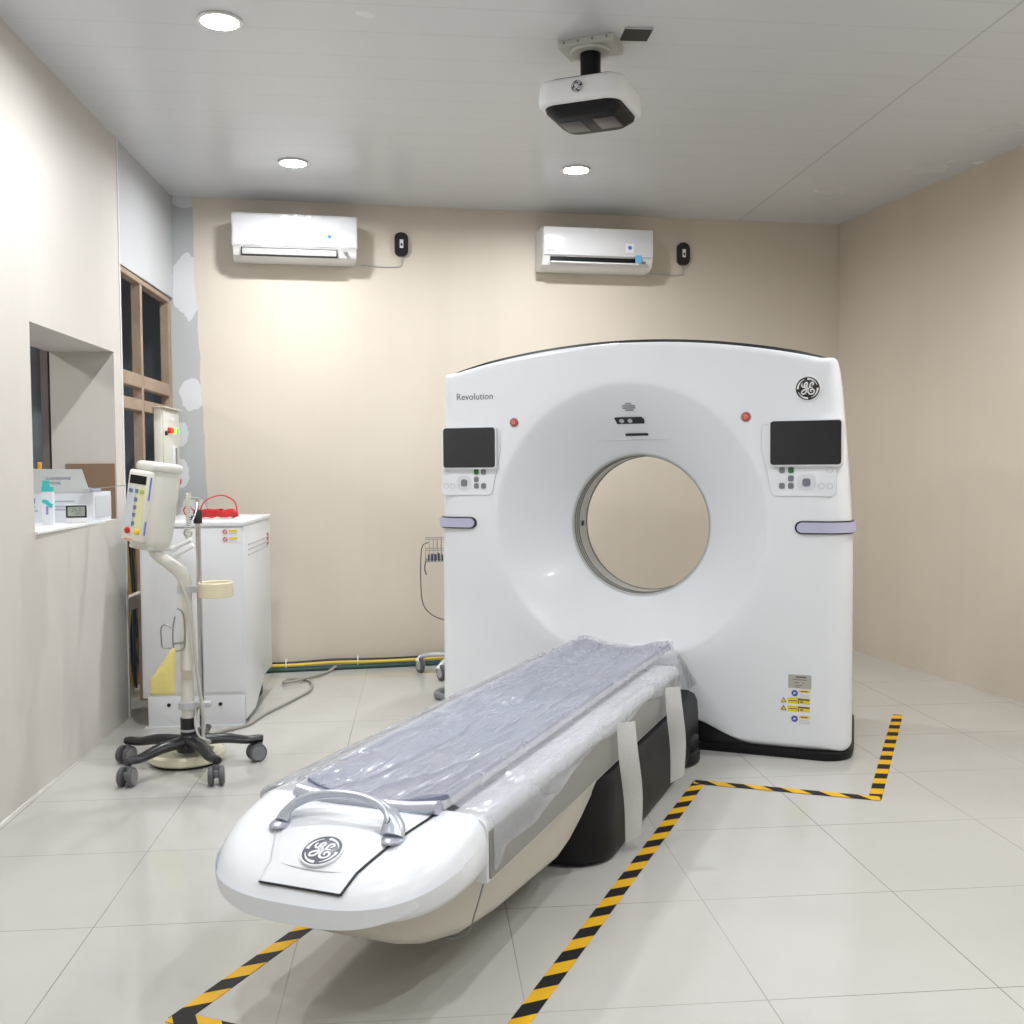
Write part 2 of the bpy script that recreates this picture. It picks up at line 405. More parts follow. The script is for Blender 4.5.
# ================================================================= AIR CONDITIONERS
def aircon(x, label, opened):
    t = thing('air_conditioner', label, 'air conditioner', (x, YB(x)-.003, 2.643), BA, 'wall air conditioners')
    t.scale = (1, 1, .93)
    W = .382; D = .21
    bm = NB()   # body: side profile swept along width
    prof = [(0, 0), (-.13, 0), (-.175, .02), (-.205, .075), (-.21, .10), (-.21, .27), (-.195, .288), (0, .29)]
    n = len(prof); xs = [-W, -W+.006, W-.006, W]; rows = []
    for i, xx in enumerate(xs):
        s = .985 if i in (0, 3) else 1.
        rows.append([bm.verts.new((xx, -.1+(p[0]+.1)*s, .145+(p[1]-.145)*s)) for p in prof])
    for A, B in zip(rows, rows[1:]):
        for j in range(n): bm.faces.new((A[j], A[(j+1) % n], B[(j+1) % n], B[j]))
    bm.faces.new(rows[0]); bm.faces.new(rows[-1][::-1])
    obj('casing', bm, mat('ac_white', (.78, .78, .77), .35), t)
    bm = NB(); box(bm, -W+.003, W-.003, -.222, -.208, .085, .284, .006)
    obj('front_panel', bm, mat('ac_panel', (.74, .74, .75), .22, coat=.3), t)
    sl = Matrix.Rotation(R(28), 4, 'X')
    if opened:
        bm = NB(); box(bm, -W+.05, W-.12, -.2075, -.17, .048, .078); obj('air_slot', bm, BLACKM, t)
        bm = NB(); box(bm, -W+.05, W-.10, -.225, -.185, .032, .042, .003); obj('louver', bm, WHITE2, t)
        bm = NB(); box(bm, W-.13, W-.085, -.2235, -.2215, .045, .10); obj('blue_tag', bm, mat('sky', (.15, .45, .75), .5), t)
    else:
        bm = NB(); box(bm, -W+.05, W-.12, -.2035, -.17, .018, .07, M=None); s = obj('air_slot', bm, BLACKM, t)
        bm = NB(); box(bm, -W+.056, W-.126, -.2065, -.18, .024, .065, .002); obj('louver', bm, mat('ac_louver', (.50, .50, .48), .5), t)
        # crumpled protective film over the front
        bm = NB(); nx, nz = 60, 18; vs = []
        for i in range(nx+1):
            row = []
            for j in range(nz+1):
                xx = -W-.004+(2*W+.008)*i/nx; zz = .088+.204*j/nz
                if j == 0: zz -= .012+.012*noise.noise((xx*9, 3., 1.))
                yy = -.2245-.0035*abs(noise.noise((xx*14, zz*16, 5.)))-(.006 if j == 0 else 0)
                row.append(bm.verts.new((xx, yy, zz)))
            vs.append(row)
        for i in range(nx):
            for j in range(nz): bm.faces.new((vs[i][j], vs[i+1][j], vs[i+1][j+1], vs[i][j+1]))
        obj('protective_film', bm, mat('film', (.92, .93, .95), .12, alpha=.35, coat=.4), t)
    bm = NB(); lathe(bm, [(.014, 0), (.014, .001)], 20, frame_M((W-.17, -.231, .15), (1, 0, 0), (0, 0, 1))); obj('round_sticker', bm, mat('stick_blue', (.08, .2, .6), .4), t)
    bm = NB(); box(bm, W-.20, W-.14, -.2305, -.2285, .115, .18); o = obj('sticker', bm, mat('stick_white', (.88, .86, .88), .4), t)
    bm = NB(); box(bm, -W+.03, -W+.08, -.2240, -.222, .112, .119); obj('name_strip', bm, LGREY, t)
    bm = NB(); box(bm, W-.08, W-.055, -.2245-.0, -.20, .045, .055, .002); obj('status_window', bm, GREY, t)
    return t
aircon(-.787, 'white wall air conditioner with crumpled film over it, at the left', False)
aircon(1.183, 'white wall air conditioner with its black air slot open, above the scanner', True)
def sensor(x, z, label, x_ac):
    t = thing('wall_sensor', label, 'wall sensor', (x, YB(x)-.002, z), BA, 'black sensor boxes beside the air conditioners')
    bm = NB(); prism(bm, rrect(.088, .155, .035, 6), 0, .03, frame_M((0, 0, 0), (1, 0, 0), (0, 0, 1)))
    bm2 = bm; bmesh.ops.bevel(bm2, geom=[e for e in bm2.edges if all(v.co.y < -.02 for v in e.verts)], offset=.008, segments=2, affect='EDGES')
    obj('case', bm, BLACK, t)
    bm = NB(); box(bm, -.012, .012, -.033, -.029, -.025, .03); obj('label_window', bm, WHITE2, t)
    bm = NB(); box(bm, -.006, .006, -.0345, -.033, -.012, .005); obj('mark', bm, BLACK, t)
    bm = NB(); L = x-x_ac
    tube(bm, [(0, -.012, -.07), (-.004, -.01, -.13), (-.04, -.006, -.145), (-L*.5, -.006, -.146), (-L+.0, -.006, -.14)], .0035, 6, sm=5)
    obj('cord', bm, LGREY, t)
sensor(-.105, 2.796, 'black oval wall sensor box right of the left air conditioner', -.37)
sensor(1.851, 2.80, 'black oval wall sensor box right of the right air conditioner', 1.60)

# ================================================================= GANTRY
TH0 = R(27)
G0 = Vector((.9684, 4.876, 0))
dv = Vector((math.sin(TH0), math.cos(TH0), 0)); wv = Vector((math.cos(TH0), -math.sin(TH0), 0))
ga = thing('ct_scanner_gantry', 'large white ring-shaped scanner gantry with round bore, screens and black foot', 'ct scanner', G0, -TH0)
WLs, WRs = 1.0, 1.026
def halfw(z, side):
    w = WRs if side > 0 else WLs
    if z > .9: w -= (.045 if side < 0 else .061)*((z-.9)/.88)**1.3
    return w
def ztop(u): return 1.905-.125*(u/.95)**2
def zbot(u):
    a = abs(u)
    if a < .30: return .135
    if a > .62: return .04
    t = (a-.30)/.32; t = t*t*(3-2*t); return .135-.095*t
out = []
NS = 60
for i in range(NS+1):        # bottom left -> right
    u = -.93+1.86*i/NS*1.0; out.append((u, zbot(u)))
def corner(cx, cz, r, a0, a1, n=6):
    return [(cx+r*math.cos(R(a0+(a1-a0)*k/n)), cz+r*math.sin(R(a0+(a1-a0)*k/n))) for k in range(n+1)]
out += corner(WRs-.04, .08, .04, -80, 0, 5)
for i in range(1, 30): z = .08+(1.74-.08)*i/30; out.append((halfw(z, 1), z))
cr = .03
out += corner(.963-cr, ztop(.93)-.02, cr, 8, 70, 5)
for i in range(1, NS): u = .925-1.82*i/NS; out.append((u, ztop(u)))
out += corner(-.955+cr, ztop(.93)-.02, cr, 110, 172, 5)
for i in range(1, 30): z = 1.74+(.08-1.74)*i/30; out.append((-halfw(z, -1), z))
out += corner(-WLs+.04, .08, .04, 180, 260, 5)
N = len(out)
nrm = []
for i in range(N):
    a, b = Vector(out[i-1]), Vector(out[(i+1) % N]); t = (b-a).normalized(); nrm.append(Vector((t.y, -t.x)))
for _ in range(3): nrm = [(nrm[i-1]+nrm[i]*2+nrm[(i+1) % N]).normalized() for i in range(N)]
ZB = 1.03; ZF = 1.055; RB = .35; RF = .67
ang = [math.atan2(z-ZF, u) for u, z in out]
def rc(i): return .035+.085*abs(nrm[i].x)**1.5
def ins(i): return .035+.085*max(0, min(1, (1.80-out[i][1])/.35))
rcs = [rc(i)*(.35+.65*max(0, min(1, (1.82-out[i][1])/.4))) for i in range(N)]
for _ in range(12): rcs = [(rcs[i-1]+rcs[i]+rcs[(i+1) % N])/3 for i in range(N)]
def fdep(s): return (1-s)**1.18*(1-.9*math.exp(-((1-s)/.035)))+0 if s < 1 else 0.
def taper(bm):
    for v in bm.verts:
        if v.co.x > .8 and v.co.y > .1: v.co.x -= .065*(v.co.y-.1)
def shell(name, sgn, d_face, d_end, d_bore, rf, m):
    bm = NB(); rings = []
    def ring(f): rings.append([bm.verts.new(f(i)) for i in range(N)])
    K = 22
    for k in range(K+1):
        s = k/K; r = RB+(rf-RB)*s; zc = ZB+(ZF-ZB)*s
        depth = fdep(s)*(d_bore-d_face)
        if s < .06: r = RB+(rf-RB)*(s)
        ring(lambda i: (r*math.cos(ang[i]), d_face+depth, zc+r*math.sin(ang[i])))
    for k in range(1, 8):
        s = k/8
        ring(lambda i: ((1-s)*rf*math.cos(ang[i])+s*out[i][0]*(1-ins(i)), d_face, (1-s)*(ZF+rf*math.sin(ang[i]))+s*(ZF+(out[i][1]-ZF)*.965)))
    for k in range(0, 9):
        a = PI/2*k/8
        ring(lambda i: (out[i][0]*(1-ins(i)*(1-math.sin(a))), d_face+sgn*rcs[i]*(1-math.cos(a)), ZF+(out[i][1]-ZF)*(1-.035*(1-math.sin(a)))))
    ring(lambda i: (out[i][0], d_end, out[i][1]))
    ring(lambda i: (out[i][0]-nrm[i].x*.02, d_end, out[i][1]-nrm[i].y*.02))
    for A, B in zip(rings, rings[1:]):
        for i in range(N): bm.faces.new((A[i], A[(i+1) % N], B[(i+1) % N], B[i]))
    taper(bm)
    return obj(name, bm, m, ga, angle=50)
shell('front_cover', 1, 0, .43, .27, RF, WHITE)
shell('rear_cover', -1, .90, .436, .50, .55, WHITE)
# inner gap liner
bm = NB(); prism(bm, [(u-n_.x*.03, z-n_.y*.03) for (u, z), n_ in zip(out, nrm)][::-1], 0, .0, None) if False else None
rings = []
bm = NB()
for dep in (.40, .47): rings.append([bm.verts.new((out[i][0]-nrm[i].x*.012, dep, out[i][1]-nrm[i].y*.012)) for i in range(N)])
for i in range(N): bm.faces.new((rings[0][i], rings[0][(i+1) % N], rings[1][(i+1) % N], rings[1][i]))
taper(bm); obj('seam_gasket', bm, GREY, ga)
# bore liner with rings
bm = NB(); MB = frame_M((0, 0, ZB), (1, 0, 0), (0, 0, 1)); MB = MB @ Matrix.Scale(-1, 4, (0, 0, 1))
lathe(bm, [(.352, .262), (.346, .268), (.346, .500), (.355, .505)], 96, MB, caps=False)
bl = obj('bore_liner', bm, mat('liner', (.55, .56, .53), .3), ga)
for dpt in (.285, .315, .345, .475):
    bm = NB(); lathe(bm, [(.3465, dpt), (.3425, dpt), (.3425, dpt+.007), (.3465, dpt+.007)], 96, MB, caps=False)
    obj('bore_ring', bm, mat('ring_grey', (.20, .2, .19), .35), bl)
bm = NB(); box(bm, -.344, -.338, .395, .42, ZB-.015, ZB+.01); obj('sensor_mark', bm, BLACK, bl)
# black line over the top
bm = NB(); pr = []
for i in range(61):
    s = i/60; u = -.925+1.87*s; e = min(1, 9*s, 12*(1-s)); h = .002+.013*math.sqrt(e)
    pr.append((u, ztop(u)-.012, ztop(u)+h))
rows = [[bm.verts.new((u, .03, a)), bm.verts.new((u, .035, b)), bm.verts.new((u, .86, b)), bm.verts.new((u, .865, a))] for u, a, b in pr]
for A, B in zip(rows, rows[1:]):
    for j in range(4): bm.faces.new((A[j], A[(j+1) % 4], B[(j+1) % 4], B[j]))
bm.faces.new(rows[0]); bm.faces.new(rows[-1][::-1])
taper(bm); obj('top_trim', bm, BLACK, ga)
# black plinth
bm = NB()
def plan(off):
    P = []; r = .13
    for (cx, cy, a0) in ((WRs-r, .9-r, 0), (-WLs+r, .9-r, 90), (-WLs+r, r, 180), (WRs-r, r, 270)):
        for k in range(9):
            a = R(a0+90*k/8); P.append((cx+(r+off)*math.cos(a), cy+(r+off)*math.sin(a)))
    return P
A = [bm.verts.new((x, y, 0)) for x, y in plan(.0)]; B = [bm.verts.new((x, y, .012)) for x, y in plan(.005)]
C_ = [bm.verts.new((x, y, .036)) for x, y in plan(.010)]; D_ = [bm.verts.new((x, y, .045)) for x, y in plan(-.01)]
for P, Q in ((A, B), (B, C_), (C_, D_)):
    for i in range(len(P)): bm.faces.new((P[i], P[(i+1) % len(P)], Q[(i+1) % len(P)], Q[i]))
bm.faces.new(A[::-1]); bm.faces.new(D_)
taper(bm); obj('plinth', bm, BLACKM, ga)
bm = NB(); fr_ = [(u, zbot(u)+.004) for u in [-.66+1.32*i/50 for i in range(51)]]
prism(bm, [(-.66, .01)]+[(.66, .01)]+[(u, z) for u, z in fr_[::-1]], -.04, .5, frame_M((0, 0, 0), (1, 0, 0), (0, 0, 1)) @ Matrix.Scale(-1, 4, (0, 0, 1)))
for v in bm.verts: v.co.y = max(v.co.y, .012)
obj('foot_recess', bm, BLACK, ga)

# face details (local x=u, y=depth negative toward viewer, z)
MF = lambda u, z, d=-.0008: frame_M((u, d, z), (1, 0, 0), (0, 0, 1))
def screen(u0, u1, z0, z1, flip, lab):
    uc, zc = (u0+u1)/2, (z0+z1)/2; w, h = u1-u0, z1-z0
    bm = NB(); prism(bm, rrect(w+.008, h+.010, .016, 5), -.10, .022, MF(uc, zc-.001)); s = obj('display_screen', bm, WHITE, ga, angle=30)
    bm = NB(); prism(bm, rrect(w-.002, h-.002, .013, 5), .022, .0245, MF(uc, zc)); obj('black_glass', bm, GLASS, s, angle=30)
    return s
screen(.678, .984, 1.323, 1.519, 1, ''); screen(-.940, -.656, 1.321, 1.521, -1, '')
def cpanel(sg):
    # outline in mirrored coordinates: inner edge cut away
    P = [(.645, 1.505), (.637, 1.495), (.636, 1.40), (.66, 1.30), (.68, 1.20), (.70, 1.185), (.945, 1.183), (.962, 1.20), (.962, 1.505)]
    P = [(sg*a, b) for a, b in P]
    bm = NB(); prism(bm, P if sg < 0 else P[::-1], 0, .003, frame_M((0, 0, 0), (1, 0, 0), (0, 0, 1)))
    for v in bm.verts:
        if abs(v.co.x) > .93: v.co.y += 0
    c = obj('control_panel', bm, WHITE, ga, angle=30)
    bm = NB(); tube(bm, [(a, -.0032, b) for a, b in P], .0012, 5, closed=True); obj('panel_line', bm, PALE, c)
    def key(u, z, s, m, nm='key'):
        bm = NB(); prism(bm, rrect(s, s*1.05, s*.3, 3), .003, .007, MF(sg*u, z, 0)); obj(nm, bm, m, c, angle=30)
    for (u, z, m) in ((.728, 1.300, KEY), (.767, 1.300, GREENB), (.767, 1.263, KEY), (.728, 1.230, KEY), (.767, 1.230, KEY)): key(u, z, .025, m)
    bm = NB(); prism(bm, rrect(.078, .072, .025, 6), .003, .0042, MF(sg*.834, 1.245, 0)); obj('key_pad', bm, mat('pad_light', (.70, .71, .73), .35), c, angle=30)
    key(.834, 1.245, .034, KEY, 'centre_key')
    for (u, z) in ((.898, 1.229), (.934, 1.229), (.934, 1.300)):
        bm = NB(); lathe(bm, [(.014, .003), (.014, .005), (.0115, .005), (.0115, .003)], 16, MF(sg*u, z, 0), caps=False); obj('touch_ring', bm, PALE, c)
    return c
cpanel(1); cpanel(-1)
# wrap-around light bars
def bar(sg):
    W = WRs-.008 if sg > 0 else WLs
    r = .12; u0 = .785 if sg > 0 else .768
    def path(s):
        """arc-length -> (u, dep, nx, ny)"""
        L1 = (W-r)-u0
        if s < L1: return (u0+s, 0., 0., -1.)
        s -= L1
        if s < r*PI/2: a = s/r; return (W-r+r*math.sin(a), r-r*math.cos(a), math.sin(a), -math.cos(a))
        s -= r*PI/2; return (W, r+s, 1., 0.)
    def band(hh, o0, o1, start, Ltot, zc=1.044):
        bm = NB(); rows = []; S_ = []
        for k in range(9): S_.append(start+hh*(1-math.cos(PI/2*k/8)))
        k = 1
        while S_[-1] < Ltot: S_.append(S_[-1]+.012)
        for s in S_:
            e = s-start; h = hh if e >= hh else math.sqrt(max(1e-8, hh*hh-(hh-e)**2))
            x, y, nx, ny = path(s)
            rows.append([bm.verts.new((sg*(x+nx*o), y+ny*o, zc+zz)) for o, zz in ((o0, -h), (o1, -h*.97), (o1, h*.97), (o0, h))])
        for A, B in zip(rows, rows[1:]):
            for j in range(4): bm.faces.new((A[j], A[(j+1) % 4], B[(j+1) % 4], B[j]))
        bm.faces.new(rows[-1])
        return bm
    o = obj('light_bar_frame', band(.030, -.015, .008, 0, .36), BLACK, ga, angle=40)
    obj('light_bar', band(.0235, -.01, .018, .009, .355), LAV, o, angle=40)
bar(1); bar(-1)
for u in (.568, -.562):
    bm = NB(); lathe(bm, [(.019, 0), (.019, .004), (.015, .008), (.001, .010)], 24, MF(u, 1.542)); b_ = obj('emergency_button', bm, REDB, ga)
    bm = NB(); lathe(bm, [(.0225, 0), (.0225, .003), (.019, .003)], 24, MF(u, 1.542), caps=False); obj('button_ring', bm, GREY, b_)
    bm = NB(); lathe(bm, [(.008, .0085), (.008, .0115), (.0055, .0115), (.0055, .0085)], 16, MF(u, 1.542), caps=False); obj('button_mark', bm, mat('pinkw', (.8, .45, .42), .4), b_)
badge(ga, MF(.838, 1.66), .053, BLACK, mat('bright_silver', (.8, .8, .8), .3))
text('model_lettering', 'Revolution', .047, MF(-.774, 1.675), mat('letter_grey', (.10, .11, .13), .5), ga, sx=.98)
# flare: speaker slits, camera window, laser slot (flare depth at upper part)
def flare_at(z):
    s = (z-ZB-RB)/(RF-RB+ZF-ZB); s = max(0, min(1, s)); return fdep(s)*.27
def fl_M(u, z):
    y = flare_at(z); dy = (flare_at(z+.01)-flare_at(z-.01))/.02
    yv = Vector((0, dy, 1)).normalized(); return frame_M((u, y-.003, z), (1, 0, 0), yv)
bm = NB()
for k, (w, z) in enumerate(((.03, 1.622), (.065, 1.612), (.065, 1.602), (.04, 1.592))):
    M = fl_M(0.0, z); prism(bm, rrect(w, .005, .002, 2), 0, .0025, M)
obj('speaker_slits', bm, mat('slit', (.28, .29, .30), .6), ga)
bm = NB(); M = fl_M(-.008, 1.545); prism(bm, [(-.075, .019), (-.066, -.019), (.07, -.019), (.072, .005), (.06, .019)], 0, .004, M @ Matrix.Translation((-.0, 0, 0))); cw = obj('camera_window', bm, BLACK, ga)
for x in (-.04, .002):
    bm = NB(); lathe(bm, [(.012, .004), (.012, .006), (.002, .007)], 16, M @ Matrix.Translation((x, 0, 0))); obj('lens', bm, LGREY, cw)
bm = NB(); prism(bm, rrect(.115, .013, .004, 3), 0, .004, fl_M(.012, 1.478)); obj('laser_slot', bm, BLACK, ga)
bm = NB(); M = fl_M(.0, 1.452); tube(bm, [(x, flare_at(math.sqrt((1.452-ZF)**2+x*x)+ZF)-.001, 1.452) for x in [-.19+.38*i/20 for i in range(21)]], [.0005, .003, .003, .0005], 5); obj('visor_edge', bm, PALE, ga)
# stickers low on the right
def plate(nm, u0, u1, z0, z1, m, par, d=.0016, h=.001):
    bm = NB(); box(bm, u0, u1, -d, -d+h, z0, z1); return obj(nm, bm, m, par, smooth=False)
SILP = mat('plate_silver', (.50, .50, .46), .35, metal=.4); STW = mat('sticker_white', (.78, .79, .80), .4)
DARKI = mat('dark_ink', (.10, .09, .06), .5)
px = lambda X: .806+(X-799)*.00475
pz = lambda Y: .268-(Y-700)*.00475
s = plate('rating_plate', px(789), px(810.2), pz(689), pz(676), SILP, ga)
plate('ink_line', px(796), px(805.5), pz(678.8), pz(677.6), DARKI, s, .002)
for k, (a, b, y) in enumerate(((793, 806, 680.5), (794.5, 799, 683.5), (802, 804, 683.5), (795, 802, 686), (796, 800, 687.5))): plate('ink_line', px(a), px(b), pz(y+.5), pz(y), DARKI, s, .002)
for y in (690, 714.5):
    s = plate('caution_sticker', px(791), px(809.5), pz(y+8), pz(y), STW, ga)
    bm = NB(); lathe(bm, [(.0145, 0), (.0145, .001)], 20, MF(px(795), pz(y+3.7), -.0016)); d = obj('blue_pictogram', bm, BLUE, s)
    bm = NB(); prism(bm, [(-.006, -.006), (.008, 0), (-.004, .006)], .001, .0015, MF(px(795), pz(y+3.7), -.0016)); obj('arrow', bm, STW, s)
    plate('yellow_band', px(799.2), px(809), pz(y+3), pz(y+.4), YEL, s, .002)
    plate('ink_line', px(801), px(807), pz(y+2.1), pz(y+1.2), DARKI, s, .0024)
    for q in (4.6, 5.8, 7): plate('ink_line', px(799.5), px(808.5), pz(y+q+.4), pz(y+q), LGREY, s, .002)
for y in (698.5, 706):
    s = plate('warning_sticker', px(788.5), px(809), pz(y+5), pz(y), YEL, ga)
    bm = NB(); prism(bm, [(px(782), pz(y+4.7)), (px(787.6), pz(y+4.7)), (px(784.8), pz(y-.3))], .0002, .0016, frame_M((0, 0, 0), (1, 0, 0), (0, 0, 1))); tr = obj('warning_triangle', bm, DARKI, ga, smooth=False)
    bm = NB(); prism(bm, [(px(783), pz(y+4.2)), (px(786.6), pz(y+4.2)), (px(784.8), pz(y+1))], .0016, .002, frame_M((0, 0, 0), (1, 0, 0), (0, 0, 1))); obj('triangle_fill', bm, YEL, tr, smooth=False)
    plate('ink_band', px(799), px(808.8), pz(y+1.8), pz(y+.3), DARKI, s, .002)
    plate('divider', px(798.2), px(799), pz(y+5), pz(y), DARKI, s, .002)
    plate('ink_line', px(789.5), px(797.5), pz(y+2.9), pz(y+2.2), DARKI, s, .002); plate('ink_line', px(800), px(803), pz(y+4), pz(y+2.8), DARKI, s, .002)

# ================================================================= PATIENT TABLE
TT = R(27); TC = 1.4
tw = Vector((math.cos(TT), -math.sin(TT), 0)); td = Vector((math.sin(TT), math.cos(TT), 0))
tb = thing('scanner_table', 'white patient table with silver handle and black lifting base, under clear plastic', 'scanner table', G0+tw*.02-td*TC, -TT)
Y = lambda t: -(t-TC)       # local y from distance t in front of the gantry
def loft(name, secs, m, parent, caps=True, angle=40):
    """secs: list of lists of 3d points, closed sections"""
    bm = NB(); rows = [[bm.verts.new(p) for p in s] for s in secs]; n = len(rows[0])
    for A, B in zip(rows, rows[1:]):
        for j in range(n): bm.faces.new((A[j], A[(j+1) % n], B[(j+1) % n], B[j]))
    if caps: bm.faces.new(rows[0]); bm.faces.new(rows[-1][::-1])
    return obj(name, bm, m, parent, angle=angle)
# main side body
def sec(hw, z0, z1, t, r=.03, dip=0., hb=None):
    hb = hb or hw
    P = [(-hb, z0), (hb, z0)]
    for k in range(6): a = R(90*k/5); P.append((hw-r+r*math.cos(a), z1-r+r*math.sin(a)))
    P += [(.225, z1-.002), (.22, z1-.03), (-.22, z1-.03), (-.225, z1-.002)]
    for k in range(6): a = R(90+90*k/5); P.append((-hw+r+r*math.cos(a), z1-r+r*math.sin(a)))
    return [(x, Y(t), z) for x, z in P]
loft('table_body', [sec(.33, .305, .462, t) for t in (.40, .8, 1.6, 2.48)], mat('table_white', (.76, .77, .79), .35), tb)
# cradle shell and mattress (concave)
def cradle_z(u): return .468+.034*(abs(u)/.21)**2.2
def strip_sec(t, top, thick, hw):
    n = 16; P = [(-hw+2*hw*i/n, top(-hw+2*hw*i/n)) for i in range(n+1)]
    return [(x, Y(t), z) for x, z in P]+[(x, Y(t), z-thick) for x, z in P[::-1]]
loft('cradle', [strip_sec(t, lambda u: cradle_z(u)-.012, .02, .212) for t in (.03, 2.47)], mat('cradle_white', (.72, .73, .76), .3), tb)
loft('mattress', [strip_sec(t, cradle_z, .0115, .208) for t in (.04, 2.44)], mat('mattress_vinyl', (.30, .33, .45), .3), tb)
# silver crossbar at the foot end of the cradle
bm = NB(); tube(bm, [(-.205, Y(2.49), .482), (-.1, Y(2.49), .470), (.1, Y(2.49), .470), (.205, Y(2.49), .482)], .024, 12, sm=4, flat=.7); obj('cradle_end_bar', bm, SILVER, tb)
# nose: white end cap
def nose_outline(hw, tf, rcor, n=10):
    """right half to left half around the front; returns list (u,t)"""
    P = []
    for k in range(n+1):
        a = R(90*k/n); P.append((hw-rcor+rcor*math.cos(a)**.9, tf-.05-rcor+rcor*math.sin(a)**.9))
    mid = [(hw-rcor)*(1-2*i/9) for i in range(1, 9)]
    P += [(u, tf-.05+.045*(1-(u/(hw-rcor))**2)) for u in mid]
    P += [(-u, t) for u, t in P[:n+1][::-1]]
    return P
def nose_top(u, t):
    s = max(0, min(1, (t-2.42)/.42)); return .472-.012*s-.115*s**1.9
NO = [(.330, 2.475), (.330, 2.49)]
for k in range(41):
    a = PI*k/40; ex = 2/2.9; c_, s_ = math.cos(a), math.sin(a)
    NO.append((.330*math.copysign(abs(c_)**ex, c_), 2.50+.338*abs(s_)**ex))
NO += [(-.330, 2.49), (-.330, 2.475)]
cen = (0, 2.45)
bm = NB(); rings = []
def scl(f, z):   # scaled ring toward centre line
    r = []
    for (u, t) in NO:
        uu = u*f; tt2 = cen[1]+(t-cen[1])*f if t > cen[1] else t
        r.append((uu, tt2, z(uu, tt2) if callable(z) else z))
    return r
def rimtop(u, t): return nose_top(u, t)
RS = [scl(f, rimtop) for f in (.02, .2, .4, .55, .7, .8, .87)]
RS.append(scl(.93, lambda u, t: nose_top(u, t)-.008))
RS.append(scl(.97, lambda u, t: nose_top(u, t)-.024))
RS.append(scl(.993, lambda u, t: nose_top(u, t)-.05))
RS.append(scl(1.0, lambda u, t: nose_top(u, t)*.5+.172))
zb_ = lambda u, t: .333-.028*max(0, min(1, (t-2.45)/.4))
RS.append(scl(.99, lambda u, t: zb_(u, t)+.02)); RS.append(scl(.965, lambda u, t: zb_(u, t)+.003)); RS.append(scl(.93, zb_)); RS.append(scl(.02, zb_))
for r in RS: rings.append([bm.verts.new((u, Y(t), z)) for u, t, z in r])
for A, B in zip(rings, rings[1:]):
    for i in range(len(A)-1): bm.faces.new((A[i], A[i+1], B[i+1], B[i]))
bmesh.ops.holes_fill(bm, edges=[e for e in bm.edges if e.is_boundary])
obj('nose_cover', bm, WHITE, tb, angle=75)
# inset plate on the nose and its dark seams
PL = [(.205, 2.455), (.19, 2.53), (.115, 2.74), (.108, 2.80), (-.108, 2.80), (-.118, 2.74), (-.19, 2.60), (-.205, 2.455)]
def dense(P, n=8, closed=False):
    out_ = []
    m = len(P) if closed else len(P)-1
    for i in range(m):
        a, b = P[i], P[(i+1) % len(P)]
        for k in range(n): out_.append((a[0]+(b[0]-a[0])*k/n, a[1]+(b[1]-a[1])*k/n))
    if not closed: out_.append(P[-1])
    return out_
bm = NB(); rows = []
for i in range(21):
    t = 2.455+.345*i/20
    hwid = .205 if t < 2.46 else (.205-(t-2.455)*.2 if t < 2.53 else (.19-(t-2.53)*.357 if t < 2.74 else .115-(t-2.74)*.12))
    rows.append([bm.verts.new((-hwid+2*hwid*j/16, Y(t), nose_top(0, t)+.004-(.003 if j in (0, 16) or i in (0, 20) else 0)+.003*math.exp(-((t-2.66)/.1)**2)*math.exp(-((-hwid+2*hwid*j/16)/.12)**2))) for j in range(17)])
for A, B in zip(rows, rows[1:]):
    for j in range(16): bm.faces.new((A[j], A[j+1], B[j+1], B[j]))
obj('nose_plate', bm, WHITE, tb, angle=40)
bm = NB(); tube(bm, [(u+.002, Y(t), nose_top(0, t)+.0025) for u, t in dense(PL[:4])], .0032, 6)
tube(bm, [(u, Y(t), nose_top(0, t)+.0015) for u, t in dense(PL[3:5])], .003, 6)
o = obj('panel_seam', bm, BLACK, tb)
bm = NB(); tube(bm, [(u, Y(t), nose_top(0, t)+.001) for u, t in dense(PL[4:])], .0022, 6)
tube(bm, [(-.12+.24*i/12, Y(2.74-.02*math.cos((i-6)/6*PI/2)+.035*math.cos((i-6)/6*PI/2)), nose_top(0, 2.745)+.0028) for i in range(13)], .0014, 5)
obj('panel_seam', bm, PALE, tb)
# badge on the plate
tn = Vector((0, 1, (nose_top(0, 2.68)-nose_top(0, 2.70))/.02)).normalized()
badge(tb, frame_M((.0, Y(2.70), nose_top(0, 2.70)+.0055), (1, 0, 0), tn), .050, mat('badge_grey', (.13, .14, .17), .35), mat('badge_light', (.80, .81, .84), .35))
# handle
bm = NB(); pts = []; rad = []
for k in range(25):
    a = PI*k/24; u = -.155*math.cos(a); s = math.sin(a)
    pts.append((u-.01, Y(2.625-.07*s**.8), nose_top(0, 2.6)+.004+.062*s**.75))
n_ = len(pts)
tube(bm, pts, [.020, .024, .023, .021, .021, .023, .026, .030], 16, flat=.5, up=(0, .45, 1))
h = obj('grab_handle', bm, SILVER, tb)
for sx in (-1, 1):
    bm = NB(); lathe(bm, [(.027, 0), (.026, .005), (.020, .010), (.002, .012)], 24, Matrix.Translation((sx*.158-.01, Y(2.622), nose_top(0, 2.62)-.001)) @ Matrix.Diagonal((1.0, 1.35, 1, 1))); obj('handle_foot', bm, SILVER, h)
bm = NB(); lathe(bm, [(.0085, 0), (.0085, .006)], 16, Matrix.Translation((.128, Y(2.612), nose_top(0, 2.6)+.034)) @ Matrix.Rotation(R(50), 4, 'X')); obj('screw_hole', bm, BLACK, h)
